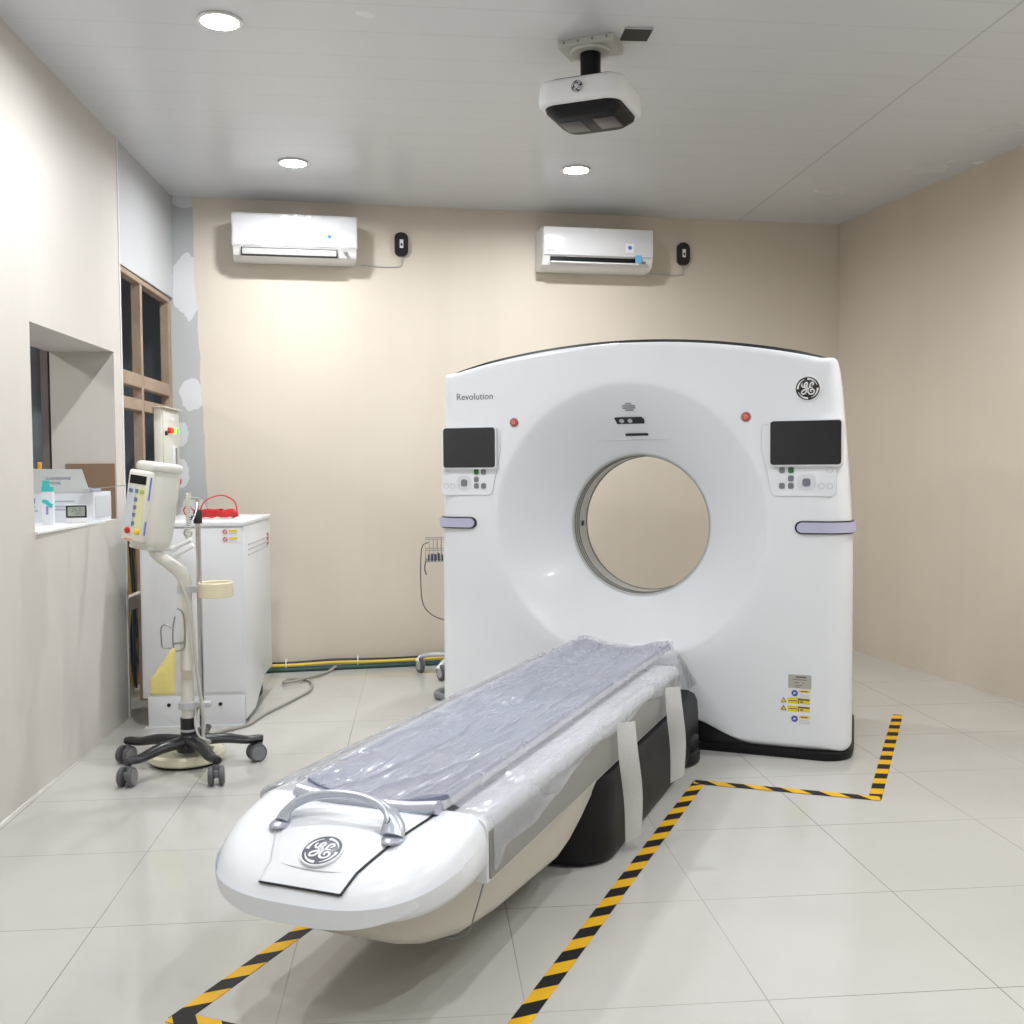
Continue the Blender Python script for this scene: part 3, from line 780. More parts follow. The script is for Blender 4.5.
# belly (beige) below the body
def bsec(t, hw, z0, z1, hb, r=.05):
    P = [(-hw, z1)]
    for k in range(8):
        a = R(180+90*k/7); P.append((-hb+r+r*math.cos(a)*1., z0+r+r*math.sin(a)))
    for k in range(8):
        a = R(270+90*k/7); P.append((hb-r+r*math.cos(a), z0+r+r*math.sin(a)))
    P.append((hw, z1)); return [(x, Y(t), z) for x, z in P]
loft('belly_cover', [bsec(2.735, .10, .285, .31, .09, .005), bsec(2.70, .19, .235, .315, .16, .03), bsec(2.64, .25, .195, .32, .205, .05), bsec(2.56, .29, .165, .325, .235, .06), bsec(2.44, .318, .14, .325, .26, .06), bsec(2.25, .322, .122, .325, .272, .06), bsec(2.0, .322, .112, .325, .28, .06), bsec(1.82, .322, .112, .325, .288, .05), bsec(1.73, .322, .13, .325, .292, .05), bsec(1.64, .322, .175, .325, .298, .04), bsec(1.52, .322, .25, .325, .305, .02), bsec(1.42, .322, .30, .325, .315, .008)], BEIGE, tb)
bm = NB(); tube(bm, [(.327, Y(2.50), .31), (.305, Y(2.497), .24), (.275, Y(2.49), .172), (.2, Y(2.487), .147)], .002, 5, sm=5); obj('belly_seam', bm, GREY, tb)
for sx in (-1, 1):
    bm = NB(); box(bm, sx*.333-.003, sx*.333+.003, Y(2.47), Y(.41), .312, .432, .002); obj('side_panel', bm, mat('table_side', (.27, .27, .25), .4), tb)
# black lifting base: rounded long shroud
bm = NB(); rings = []
def base_ring(off, z, top=False):
    P = []; hw = .355+off; t0 = 1.60+off; t1 = .12; r = .16
    for k in range(9): a = R(90*k/8); P.append((hw-r+r*math.cos(a), t0-r+r*math.sin(a)))
    for k in range(9): a = R(90+90*k/8); P.append((-hw+r+r*math.cos(a), t0-r+r*math.sin(a)))
    P += [(-hw, t1), (hw, t1)]
    return [bm.verts.new((u, Y(t), z)) for u, t in P]
for off, z in ((-.035, 0), (-.008, .012), (0, .04), (0, .20), (-.004, .26), (-.018, .29), (-.05, .303)): rings.append(base_ring(off, z))
for A, B in zip(rings, rings[1:]):
    for i in range(len(A)): bm.faces.new((A[i], A[(i+1) % len(A)], B[(i+1) % len(A)], B[i]))
bm.faces.new(rings[0][::-1]); bm.faces.new(rings[-1])
obj('lifting_base', bm, BLACKM, tb)
bm = NB(); lathe(bm, [(.13, 0), (.145, .01), (.145, .05), (.13, .06), (.13, .065), (.14, .075), (.14, .11), (.12, .125)], 32, Matrix.Translation((.235, Y(.22), 0)) @ Matrix.Diagonal((1, 1.2, 1, 1))); obj('base_end_foot', bm, BLACKM, tb)

# plastic sheet over the table
g = NG('clear_plastic', .16, .5)
g.b.inputs['Base Color'].default_value = (.56, .575, .63, 1)
mp = g.nt.nodes.new('ShaderNodeMapping'); mp.inputs['Scale'].default_value = (4.2, 1.0, 1.5); mp.inputs['Rotation'].default_value = (0, 0, .75); g.link(g.tc.outputs['Object'], mp.inputs['Vector'])
w1 = g.noise(2.2, 3, vec=mp.outputs[0], dist=.25)
rid = g.math('ABSOLUTE', g.math('SUBTRACT', w1, .5))
g.bump(g.math('POWER', g.ramp(rid, 0., .25), .6), .55, .035)
al = g.math('MULTIPLY_ADD', rid, -.15, .46)
g.link(al, g.b.inputs['Alpha'])
SHEET = g.m
def sheet_profile(t):
    """list of (u,z) across for distance t"""
    P = []
    lift = .008
    P += [(-.344, .425), (-.342, .452)]
    for k in range(5): a = R(180-90*k/4); P.append((-.312+.03*math.cos(a), .437+.03*math.sin(a)+.004))
    P += [(-.28, .472), (-.25, .474), (-.232, .480), (-.218, .505)]
    for i in range(25):
        u = -.205+.41*i/24; P.append((u, cradle_z(u)+lift*.6))
    P += [(.217, .508), (.230, .485), (.25, .477), (.275, .474), (.295, .472)]
    for k in range(5): a = R(90-90*k/4); P.append((.312+.028*math.cos(a), .440+.03*math.sin(a)+.002))
    # drop on the right: hem height varies along the table
    K = [(0.05, .37), (.3, .365), (.55, .375), (.8, .41), (1.05, .435), (1.3, .425), (1.6, .425), (1.85, .415), (2.05, .39), (2.2, .36), (2.38, .365), (2.44, .33)]
    hz = K[-1][1]
    for a, b in zip(K, K[1:]):
        if a[0] <= t <= b[0]: f = (t-a[0])/(b[0]-a[0]); f = f*f*(3-2*f); hz = a[1]+(b[1]-a[1])*f
    if t < K[0][0]: hz = K[0][1]
    for k in range(1, 7): P.append((.342+.006*math.sin(t*9+k*.4)*k/6+.004*k/6, .440+(hz-.440)*k/6))
    return P
bm = NB(); rows = []; NT = 150
for i in range(NT+1):
    t = .035+2.43*i/NT
    row = []
    for j, (u, z) in enumerate(sheet_profile(t)):
        if t < .42 and abs(u) > .22:
            f = max(0, (t-.03)/.39); f = f*f*(3-2*f); u = math.copysign(.22+(abs(u)-.22)*(.22+.78*f), u); z -= .01*(1-f)
        amp = .0 if abs(u) > .33 else (.014 if abs(u) < .2 else .004)
        p = Vector((u*5+t*1.5, t*2.2-u*2, 3.))
        wr = abs(noise.noise(p))*2-.3
        wr2 = noise.noise(Vector((u*14+t*4, t*7, 1.)))
        endw = math.exp(-((t-.25)/.25)**2)
        dz = max(0, amp*(wr*1.1+wr2*.5))+endw*.034*max(0, noise.noise(Vector((u*9, t*16, 7.)))) + .003
        row.append(bm.verts.new((u+(.004*noise.noise(Vector((t*6, z*20, 0))) if u > .33 else 0), Y(t), z+dz)))
    rows.append(row)
for A, B in zip(rows, rows[1:]):
    for j in range(len(A)-1): bm.faces.new((A[j], A[j+1], B[j+1], B[j]))
o = obj('plastic_sheet', bm, SHEET, angle=180)
o.location = tb.location; o.rotation_euler = tb.rotation_euler
tag(o, 'crumpled translucent plastic sheet spread over the patient table and over its right edge', 'plastic sheet')
# straps hanging from the sheet side
STR = mat('strap_cloth', (.60, .60, .58), .7, vary=.05, bump=.2, bscale=60)
def strap(t0, ztop_, zbot_, w, sway, label):
    bm = NB(); n = 14; A = []
    for i in range(n+1):
        s = i/n; z = ztop_+(zbot_-ztop_)*s; u = .382+.009*math.sin(s*PI)+.012*s; t = t0-sway*s*s+.010*math.sin(s*7)
        tw_ = .15*math.sin(s*4)
        A.append([bm.verts.new((u+dx*w*(.36+tw_*.4)+off, Y(t-dx*w*.33), z+(.012*dx if i == n else 0))) for dx, off in ((-1, 0), (1, 0), (1, .0025), (-1, .0025))])
    for P, Q in zip(A, A[1:]):
        for j in range(4): bm.faces.new((P[j], P[(j+1) % 4], Q[(j+1) % 4], Q[j]))
    bm.faces.new(A[0]); bm.faces.new(A[-1][::-1])
    o = obj('strap', bm, STR, angle=60); o.location = tb.location; o.rotation_euler = tb.rotation_euler
    tag(o, label, 'strap', 'cloth straps hanging off the table')
strap(1.42, .462, .05, .066, .05, 'pale cloth strap hanging off the table side, the one nearer the camera')
strap(.74, .445, .07, .066, .03, 'pale cloth strap hanging off the table side, close against the gantry')
# clear fold at the gantry end
bm = NB(); n = 10
top = [(.215, .06), (.345, .30)]
A = []
for i in range(n+1):
    s = i/n; A.append([bm.verts.new((.255+.022*j+.05*s, Y(.10+.06*j), .47-(.17-.02*j)*s)) for j in range(5)])
for P, Q in zip(A, A[1:]):
    for j in range(4): bm.faces.new((P[j], P[j+1], Q[j+1], Q[j]))
o = obj('plastic_film', bm, SHEET, angle=180); o.location = tb.location; o.rotation_euler = tb.rotation_euler
tag(o, 'loose fold of clear film draped at the gantry end of the table', 'plastic film')

# ================================================================= FLOOR TAPE
def tapemat(name, slope):
    g = NG(name, .6, .25)
    f = g.math('FRACT', g.math('DIVIDE', g.math('ADD', g.x, g.math('MULTIPLY', g.y, slope)), .15))
    c = g.mix(g.math('GREATER_THAN', f, .5), (.012, .011, .011), (.78, .44, .015))
    return g.out(c)
TM1 = tapemat('hazard_tape_a', 1.0); TM2 = tapemat('hazard_tape_b', .25)
def tape(a, b, w, label, z=0., m=None):
    a = Vector((*a, 0)); b = Vector((*b, 0)); L = (b-a).length; an = math.atan2(b.y-a.y, b.x-a.x)
    bm = NB(); box(bm, 0, L, -w/2, w/2, 0, .0012)
    o = obj('floor_tape', bm, m or TM1, smooth=False); o.location = (a.x, a.y, z+.0003); o.rotation_euler = (0, 0, an)
    tag(o, label, 'floor tape', 'yellow and black hazard tape on the floor')
tape((-.597, 2.515), (-.33, 3.02), .05, 'yellow and black hazard tape strip left of the table nose, running under it')
tape((-.612, 2.53), (0.1, 2.18), .05, 'yellow and black hazard tape strip at the bottom left edge of the photo', .0014)
tape((.03, 2.045), (1.158, 4.235), .05, 'long yellow and black hazard tape strip along the right side of the table')
tape((1.13, 4.225), (1.80, 3.925), .05, 'short yellow and black hazard tape strip crossing in front of the gantry', .0014)
tape((1.775, 3.92), (2.50, 5.25), .05, 'yellow and black hazard tape strip running back along the gantry right side', 0, TM2)

# ================================================================= WHITE CABINET
cb = thing('equipment_cabinet', 'tall white metal equipment cabinet with warning stickers standing by the left wall', 'cabinet', (-1.165, 5.44, 0), R(-1))
CW = mat('cabinet_white', (.74, .75, .77), .3, vary=.02)
bm = NB(); box(bm, -.262, .262, 0, .84, .15, 1.03, .006); obj('body', bm, CW, cb)
bm = NB(); box(bm, -.268, .268, -.012, .85, 1.03, 1.055, .006); obj('top_cover', bm, CW, cb)
bm = NB(); box(bm, -.252, .252, -.008, .0, .175, 1.02, .003); obj('front_panel', bm, CW, cb)
bm = NB(); box(bm, -.235, .255, -.004, .006, 0.004, .158, .002); kp = obj('kick_panel', bm, CW, cb)
for x in (-.13, .13):
    bm = NB(); lathe(bm, [(.010, 0), (.010, .003), (.004, .004)], 16, frame_M((x, -.004, .115), (1, 0, 0), (0, 0, 1))); obj('screw', bm, BLACK, kp)
bm = NB(); box(bm, -.25, .25, -.02, .01, 0, .006); obj('foot_plate', bm, CW, cb)
bm = NB(); box(bm, -.21, .21, .08, .8, 0.0, .15); obj('base_frame', bm, BLACKM, cb)
bm = NB(); Mside = frame_M((.255, 0, 0), (0, 1, 0), (0, 0, 1))
prism(bm, [(.01, .151), (.01, .03), (.28, .03), (.60, .151)], -.0, .004, Mside); obj('side_skirt', bm, CW, cb)
bm = NB(); prism(bm, [(.10, 0), (.22, 0), (.62, .145), (.50, .145)], -.03, -.002, Mside); obj('side_stay', bm, GREY, cb)
for k in range(3):
    bm = NB(); tube(bm, [(.2635, .12, .93-.028*k), (.2635, .74, .93-.028*k)], .004, 6); obj('vent_slot', bm, LGREY, cb)
bm = NB(); box(bm, .262, .2635, .72, .78, .88, .95); obj('side_sticker', bm, mat('st_brown', (.35, .12, .10), .5), cb)
for z in (.965, 1.003):
    bm = NB(); box(bm, .155, .235, -.0095, -.008, z-.016, z+.014); s = obj('warning_sticker', bm, STW, cb, smooth=False)
    bm = NB(); box(bm, .19, .233, -.0105, -.0095, z-.001, z+.011); obj('yellow_band', bm, YEL, s, smooth=False)
    bm = NB(); lathe(bm, [(.012, 0), (.012, .0012), (.008, .0012), (.008, 0)], 18, frame_M((.171, -.0095, z), (1, 0, 0), (0, 0, 1)), caps=False)
    ribbon(bm, [(-.007, .007), (.007, -.007)], .003, 0, .0012, frame_M((.171, -.0095, z), (1, 0, 0), (0, 0, 1)), sm=0); obj('red_pictogram', bm, RED, s)
    bm = NB(); box(bm, .192, .23, -.0105, -.0095, z-.009, z-.005); obj('ink_line', bm, LGREY, s, smooth=False)
# red cable coil on top
bm = NB(); pts = []
for k in range(150):
    a = 2*PI*k/22; r = .095+.012*math.sin(k*1.7)+.006*math.sin(k*.31); pts.append((r*math.cos(a), r*.7*math.sin(a), .010+.038*k/150+.004*math.sin(k*2.3)))
tube(bm, pts, .0052, 6)
tube(bm, [(-.09, -.02, .04), (-.06, .02, .10), (.02, .05, .125), (.09, .03, .09), (.11, -.01, .03)], .004, 6, sm=6)
tube(bm, [(-.1, -.03, .03), (-.14, -.05, .07), (-.165, -.05, .05), (-.15, -.04, .012)], .004, 6, sm=6)
o = obj('cable_coil', bm, RED); o.location = (-1.10, 5.78, 1.055)
tag(o, 'coil of thin red cable lying on top of the white cabinet', 'cable')

# ================================================================= INJECTOR STAND
st = thing('injector_stand', 'cream contrast injector on a wheeled five-leg black base beside the cabinet', 'contrast injector', (-1.035, 4.69, 0))
bm = NB(); lathe(bm, [(.05, .075), (.06, .10), (.045, .135), (.035, .15)], 28); obj('hub', bm, BLACK, st)
WH = mat('wheel_rubber', (.10, .10, .11), .5); WHG = mat('wheel_grey', (.22, .22, .235), .4)
def caster(parent, M, r=.041):
    bm = NB(); lathe(bm, [(.012, .055), (.012, .085)], 12, M)
    box(bm, -.012, .012, -.03, .015, .03, .062, .005, M=M); c = obj('caster', bm, WHG, parent)
    for s in (-1, 1):
        bm = NB(); Mw = M @ frame_M((s*.014, -.018, r), (0, 1, 0), (0, 0, 1))
        if s < 0: Mw = Mw @ Matrix.Rotation(PI, 4, 'X')
        lathe(bm, [(r*.75, -.004), (r*.98, 0), (r, .006), (r*.97, .014), (r*.86, .017)], 28, Mw)
        lathe(bm, [(r*.80, .015), (r*.78, .020), (r*.5, .021), (.004, .021)], 28, Mw, mi=1); obj('wheel', bm, [WH, WHG], parent)
for k in range(5):
    a = R(15+72*k); ca, sa = math.cos(a), math.sin(a)
    bm = NB(); L = .31
    tube(bm, [(ca*.03, sa*.03, .12), (ca*.15, sa*.15, .118), (ca*.25, sa*.25, .100), (ca*.30, sa*.30, .102), (ca*(L+.012), sa*(L+.012), .100)], [.034, .031, .025, .023, .021], 12, sm=4, flat=.75, up=(0, 0, 1)); lg = obj('leg', bm, BLACK, st)
    wa = a+random.uniform(-1., 1.)
    caster(lg, Matrix.Translation((ca*L, sa*L, 0)) @ Matrix.Rotation(R(-60+17*k), 4, 'Z'))
bm = NB(); lathe(bm, [(.028, .13), (.028, .82), (.027, .84)], 28); obj('pole', bm, mat('pole_cream', (.70, .68, .60), .4, vary=.06, vscale=5), st)
bm = NB(); lathe(bm, [(.034, .15), (.034, .225)], 28); lathe(bm, [(.0345, .165), (.0345, .175)], 28, mi=1); obj('black_collar', bm, [BLACK, LGREY], st)
bm = NB(); box(bm, -.02, .025, -.0335, -.030, .40, .44); obj('tape_patch', bm, mat('tape_brown', (.50, .44, .36), .7), st)
bm = NB(); tube(bm, [(.0, 0, .80), (-.012, 0, .86), (-.06, 0, .905), (-.12, -.01, .955), (-.135, -.01, 1.0)], [.029, .031, .028, .026, .030], 14, sm=6); obj('support_arm', bm, mat('arm_cream', (.72, .70, .63), .35), st)
# flat cream weight disc under the legs
bm = NB(); lathe(bm, [(.15, 0.0), (.155, .012)], 48, Matrix.Translation((-.03, .10, 0))); obj('disc_foot', bm, BLACK, st)
bm = NB(); lathe(bm, [(.158, .012), (.168, .02), (.168, .045), (.158, .055), (.06, .06), (.02, .062)], 48, Matrix.Translation((-.03, .10, 0))); obj('weight_disc', bm, mat('disc_cream', (.80, .76, .56), .3), st)
# chrome drip pole with hooks
bm = NB(); tube(bm, [(.057, .02, .06), (.055, .02, 1.12)], .0115, 14); tube(bm, [(.055, .02, 1.10), (.055, .02, 1.195)], .008, 12); dp = obj('drip_pole', bm, CHROME, st)
bm = NB(); lathe(bm, [(.019, 1.085), (.019, 1.135), (.014, 1.145)], 20, Matrix.Translation((.055, .02, 0))); obj('pole_clamp', bm, BLACK, dp)
bm = NB(); tube(bm, [(.055, .02, 1.11), (.02, .01, 1.11)], .011, 12); obj('clamp_knob', bm, mat('navy', (.03, .04, .12), .4), dp)
bm = NB()
tube(bm, [(-.01, .02, 1.195), (.05, .02, 1.193), (.085, .02, 1.196)], .0035, 8, sm=4)
tube(bm, [(.055, .02, 1.19), (.05, .0, 1.13), (.03, -.02, 1.085), (.01, -.02, 1.06), (.005, -.02, 1.04), (.018, -.02, 1.025), (.033, -.02, 1.035), (.035, -.02, 1.05)], .0045, 8, sm=5)
obj('hook', bm, CHROME, dp)
bm = NB(); lathe(bm, [(.037, .78), (.037, .81), (.030, .81)], 24); box(bm, .03, .085, -.012, .03, .78, .81, .004); obj('upper_clamp', bm, LGREY, st)
bm = NB(); lathe(bm, [(.040, .265), (.040, .295), (.030, .295)], 24); box(bm, .03, .10, -.012, .03, .268, .292, .004); obj('lower_clamp', bm, LGREY, st)
bm = NB(); lathe(bm, [(.072, .760), (.076, .763), (.076, .822), (.072, .826), (.068, .822), (.068, .77), (.001, .768)], 40, Matrix.Translation((.13, .0, 0)), caps=False); obj('cup_holder', bm, mat('cup_cream', (.76, .69, .50), .35), st)
bm = NB(); tube(bm, [(-.04, -.035, .68), (-.05, -.035, .62), (-.05, -.035, .55), (-.035, -.04, .53), (-.01, -.04, .535), (0.0, -.035, .56), (0.0, -.035, .66), (-.01, -.033, .70), (-.03, -.033, .715)], .0035, 8, sm=4)
tube(bm, [(-.05, -.035, .56), (0, -.035, .565)], .005, 8)
tube(bm, [(-.055, -.035, .54), (-.095, -.035, .545), (-.1, -.035, .58), (-.1, -.035, .63), (-.08, -.035, .645), (-.055, -.035, .63)], .0035, 8, sm=3)
obj('wire_holder', bm, mat('wire_steel', (.35, .34, .32), .35, metal=.9), st)
# grey hose down the pole
bm = NB(); tube(bm, [(-.01, -.045, .83), (.03, -.045, .70), (.045, -.04, .5), (.06, -.035, .35), (.075, -.03, .22), (.07, -.03, .14), (.09, -.02, .11)], .008, 8, sm=6)
tube(bm, [(.05, .03, .30), (.035, -.02, .22), (.055, -.045, .15), (.095, -.02, .12), (.075, .02, .10)], .006, 8, sm=6); obj('hose', bm, mat('hose_grey', (.50, .49, .44), .45), st)
# injector head
hd = bpy.data.objects.new('injector_head', None)
bpy.data.objects.remove(hd)
HM = Matrix.Translation((-.120, -.01, 1.17)) @ Matrix.Rotation(R(8.5), 4, 'Y') @ Matrix.Rotation(R(-26), 4, 'Z')
W2, D2 = .074, .086
bm = NB(); rows = []
for k, (z, s) in enumerate(((-.185, .80), (-.172, .93), (-.15, .985), (-.05, 1.0), (.05, 1.0), (.13, .99), (.150, .98))):
    rows.append([bm.verts.new(HM @ Vector((x*s, y*s, z))) for x, y in rrect(2*W2, 2*D2, .05, 7)])
for A, B in zip(rows, rows[1:]):
    for j in range(len(A)): bm.faces.new((A[j], A[(j+1) % len(A)], B[(j+1) % len(A)], B[j]))
bm.faces.new(rows[0][::-1]); bm.faces.new(rows[-1])
head = obj('injector_head', bm, mat('head_cream', (.72, .70, .63), .32), st, angle=50)
def hbox(nm, x0, x1, y0, y1, z0, z1, m, bev=.002, par=None, **k):
    bm = NB(); box(bm, x0, x1, y0, y1, z0, z1, bev, M=HM, **k); return obj(nm, bm, m, par or head, angle=50)
bm = NB()
rows = [[bm.verts.new(HM @ Vector((x, y, z))) for x, y in rrect(2*W2*s, 2*D2*s, .05, 7)] for z, s in ((.150, 1.03), (.155, 1.05), (.172, 1.05), (.182, 1.0), (.186, .9))]
for A, B in zip(rows, rows[1:]):
    for j in range(len(A)): bm.faces.new((A[j], A[(j+1) % len(A)], B[(j+1) % len(A)], B[j]))
bm.faces.new(rows[0][::-1]); bm.faces.new(rows[-1]); obj('head_lid', bm, mat('lid', (.66, .65, .6), .35), head, angle=50)
hbox('head_base', -.06, .06, -.065, .07, -.197, -.175, mat('lid', (.66, .65, .6), .35), .008)
fp = hbox('control_face', -.073, .045, -.108, -.07, -.165, .145, mat('face_cream', (.75, .73, .66), .32), .012, seg=3)
F = -.108
def fbx(nm, x0, x1, z0, z1, m, d=.002, y=F): return hbox(nm, x0, x1, y-d, y+.001, z0, z1, m, 0)
fbx('small_screen', -.058, .028, .085, .122, BLACKM)
fbx('scale_strip', -.064, -.018, -.10, .072, mat('strip_grey', (.60, .63, .66), .4)); fbx('scale_strip', -.012, .030, -.10, .072, mat('strip_yellow', (.72, .72, .40), .4))
for k, z in enumerate((.055, .018, -.016, -.048, -.085)):
    fbx('marking', -.022, -.006, z-.008, z+.008, mat('mark_blue', (.15, .19, .32), .5), .0035)
fbx('marking', -.055, -.035, .046, .062, mat('mark_blue', (.15, .19, .32), .5), .0035); fbx('marking', .004, .024, .046, .062, mat('mark_green', (.4, .5, .08), .5), .0035)
for x, m in ((-.038, RED), (.012, YEL)):
    bm = NB(); lathe(bm, [(.014, 0), (.014, .004), (.010, .006)], 20, HM @ frame_M((x, F, -.118), (1, 0, 0), (0, 0, 1))); obj('round_button', bm, m, fp)
fbx('blue_stripe', .038, .044, .02, .12, mat('stripe_blue', (.15, .2, .6), .5), .001, F+.006) if False else None
hbox('blue_stripe', .045, .0465, -.104, -.095, .02, .12, mat('stripe_blue', (.15, .2, .6), .5), 0); hbox('blue_stripe', .045, .0465, -.104, -.095, -.13, -.07, mat('stripe_blue', (.15, .2, .6), .5), 0)
fbx('orange_mark', -.05, -.01, -.158, -.152, mat('mark_orange', (.7, .3, .1), .5), .001)
sg_ = hbox('side_module', -.105, -.066, -.03, .05, -.05, .055, CREAM, .01); hbox('module_window', -.103, -.080, -.036, -.028, -.045, -.015, BLACK, .001, sg_)
# coiled lead and syringe connector
bm = NB(); pts = []
for k in range(200):
    a = k*.75; s = k/199; pts.append((.028-.005*s+.010*math.cos(a), -.03+.010*math.sin(a), 1.22-.22*s))
tube(bm, pts, .0028, 5); obj('coiled_lead', bm, mat('lead_cream', (.68, .66, .58), .4), st)
bm = NB(); Mc = Matrix.Translation((.0, -.05, .98)) @ Matrix.Rotation(R(-28), 4, 'Y')
box(bm, -.05, .05, -.02, .02, -.022, .0, .006, M=Mc); box(bm, -.04, .055, -.02, .02, .008, .024, .006, M=Mc); box(bm, -.045, -.02, -.015, .015, -.03, .03, .006, M=Mc); obj('connector', bm, WHITE2, st)
# yellow bag hanging from the wire holder
bm = NB(); n = 12; A = []
prof = lambda s: (-.035-.005*s, -.05-.095*min(1, s*1.5)-.0*s)
for i in range(n+1):
    s = i/n; x1, x0 = prof(s); A.append([bm.verts.new((x0+(x1-x0)*j/8, -.062-.016*math.sin(PI*j/8)*math.sin(PI*min(.98, s+.05))+.004*noise.noise((j*.9, i*.8, 2.)), .545-.205*s)) for j in range(9)])
for P, Q in zip(A, A[1:]):
    for j in range(8): bm.faces.new((P[j], P[j+1], Q[j+1], Q[j]))
bg = obj('yellow_bag', bm, mat('yellow_film', (.78, .66, .22), .2, coat=.4, bump=.6, bscale=22), angle=60, smooth=True)
sm_ = bg.modifiers.new('thick', 'SOLIDIFY'); sm_.thickness = .003
bg.location = (-1.035, 4.69, 0); tag(bg, 'crinkled yellow plastic bag hanging on the injector stand pole', 'bag')

# ================================================================= FLOOR CABLES
# grey cable on the floor
bm = NB(); z = .009
tube(bm, [(-.95, 4.66, .10), (-.955, 4.82, .05), (-.97, 5.0, .012), (-1.02, 5.25, .009), (-.90, 5.40, .009), (-.84, 5.64, z), (-.72, 6.0, z), (-.66, 6.25, z), (-.70, 6.50, z), (-.82, 6.55, .014), (-.84, 6.40, .02), (-.76, 6.45, .022), (-.62, 6.72, .012), (-.56, 6.84, .03)], .0085, 8, sm=7)
o = obj('floor_cable', bm, mat('cable_grey', (.32, .30, .27), .5)); tag(o, 'grey cable looping over the floor tiles from injector stand past the cabinet', 'cable')
def wall_cable(off, z, m, label, r, wob=0.):
    bm = NB(); pts = []
    for i in range(30):
        x = -1.45+2.3*i/29; pts.append((x, YB(x)-.03-off+wob*math.sin(i*1.3), z+abs(wob)*math.sin(i*.7)))
    tube(bm, pts, r, 8, sm=2); o = obj('wall_cable', bm, m); tag(o, label, 'cable', 'cables along the foot of the back wall')
wall_cable(.05, .016, mat('cab_green', (.02, .07, .06), .4), 'thick dark green cable lying on the floor along the back wall', .016)
wall_cable(.01, .05, mat('cab_black', (.02, .022, .03), .4), 'black cable bundle running on top against the back wall foot', .014, .004)
wall_cable(.048, .046, mat('cab_yellow', (.75, .55, .06), .4), 'yellow cable running along the back wall foot on the green cable', .010, .003)
for x in (-.88, -.42):
    bm = NB(); tube(bm, [(0, -.05, .0), (0, -.075, .03), (0, -.06, .07), (0, -.02, .075), (0, -.006, .04), (0, -.01, .002)], .004, 6, closed=True, sm=3); o = obj('cable_tie', bm, WHITE2); o.location = (x, YB(x)-.012, .002)
    tag(o, 'white cable tie around the wall cables, %s' % ('nearer the cabinet' if x < -.6 else 'farther from the cabinet'), 'cable tie', 'white ties on the wall cables')
bm = NB(); tube(bm, [(.22, 5.86, .02), (.13, 5.88, .02), (.085, 5.95, .022), (.12, 6.05, .022), (.25, 6.08, .02)], .02, 10, sm=6); o = obj('power_hose', bm, GREY); tag(o, 'short dark grey hose curving out behind the gantry left foot', 'hose')

# ================================================================= MONITOR CART (behind gantry)
mc = thing('monitor_cart', 'white wheeled stand with wire basket half hidden behind the gantry left edge', 'cart', (.27, 6.62, 0))
bm = NB(); lathe(bm, [(.03, .12), (.022, .16), (.022, 1.0)], 20, caps=True); obj('post', bm, WHITE2, mc)
bm = NB(); lathe(bm, [(.06, .09), (.06, .13), (.03, .15)], 24); obj('hub', bm, WHITE2, mc)
for k, (x, y) in enumerate(((-.28, .10), (-.15, -.17), (.14, -.12), (.2, .2))):
    bm = NB(); tube(bm, [(0, 0, .115), (x*.5, y*.5, .122), (x*.9, y*.9, .11), (x, y, .085)], [.026, .022, .02, .016], 10, sm=4, flat=.7); lg = obj('leg', bm, LGREY, mc)
    bm = NB(); Mw = frame_M((x-.0, y-.01, .05), (0, 1, .0), (0, 0, 1)) @ Matrix.Rotation(R(25), 4, 'Y')
    lathe(bm, [(.036, -.013), (.05, -.010), (.05, .010), (.036, .013)], 24, Mw); lathe(bm, [(.032, -.014), (.032, .014)], 20, Mw, mi=1)
    obj('wheel', bm, [WH, LGREY], lg)
    bm = NB(); tube(bm, [(x+.02, y, .035), (x+.012, y+.02, .09), (x, y, .098), (x-.022, y-.02, .075)], .013, 8, sm=4); obj('fork', bm, WHITE2, lg)
bm = NB(); tube(bm, [(0, 0, .72), (-.06, -.04, .74)], .008, 8)
X0, X1, Y0_, Y1_, Z0, Z1 = -.24, -.04, -.16, .0, .74, .88
for z in (Z0, Z0+.07, Z1): tube(bm, [(X0, Y0_, z), (X1, Y0_, z), (X1, Y1_, z), (X0, Y1_, z)], .003, 6, closed=True)
for i in range(9):
    x = X0+(X1-X0)*i/8
    tube(bm, [(x, Y0_, Z1), (x, Y0_, Z0), (x, Y1_, Z0), (x, Y1_, Z1)], .0022, 5)
for i in range(7):
    y = Y0_+(Y1_-Y0_)*i/6; tube(bm, [(X0, y, Z1), (X0, y, Z0), (X1, y, Z0), (X1, y, Z1)], .0022, 5)
obj('wire_basket', bm, CHROME, mc)
bm = NB(); tube(bm, [(-.22, -.14, .86), (-.262, -.15, .82), (-.27, -.15, .6), (-.25, -.15, .46), (-.16, -.15, .385), (-.05, -.13, .38), (0, -.03, .42)], .0035, 6, sm=7)
tube(bm, [(-.235, -.165, .76), (-.245, -.17, .70), (-.235, -.17, .66)], .004, 6, sm=4)
obj('hanging_lead', bm, mat('lead_dark', (.10, .09, .09), .5), mc)
bm = NB()
for k in range(9): box(bm, X0+.015+.02*k, X0+.03+.02*k, Y0_+.02, Y0_+.06, Z0+.004, Z0+.04+.03*random.random(), .003)
tag(obj('stored_clips', bm, mat('clip_dark', (.05, .07, .12), .5), mc), kind='stuff')

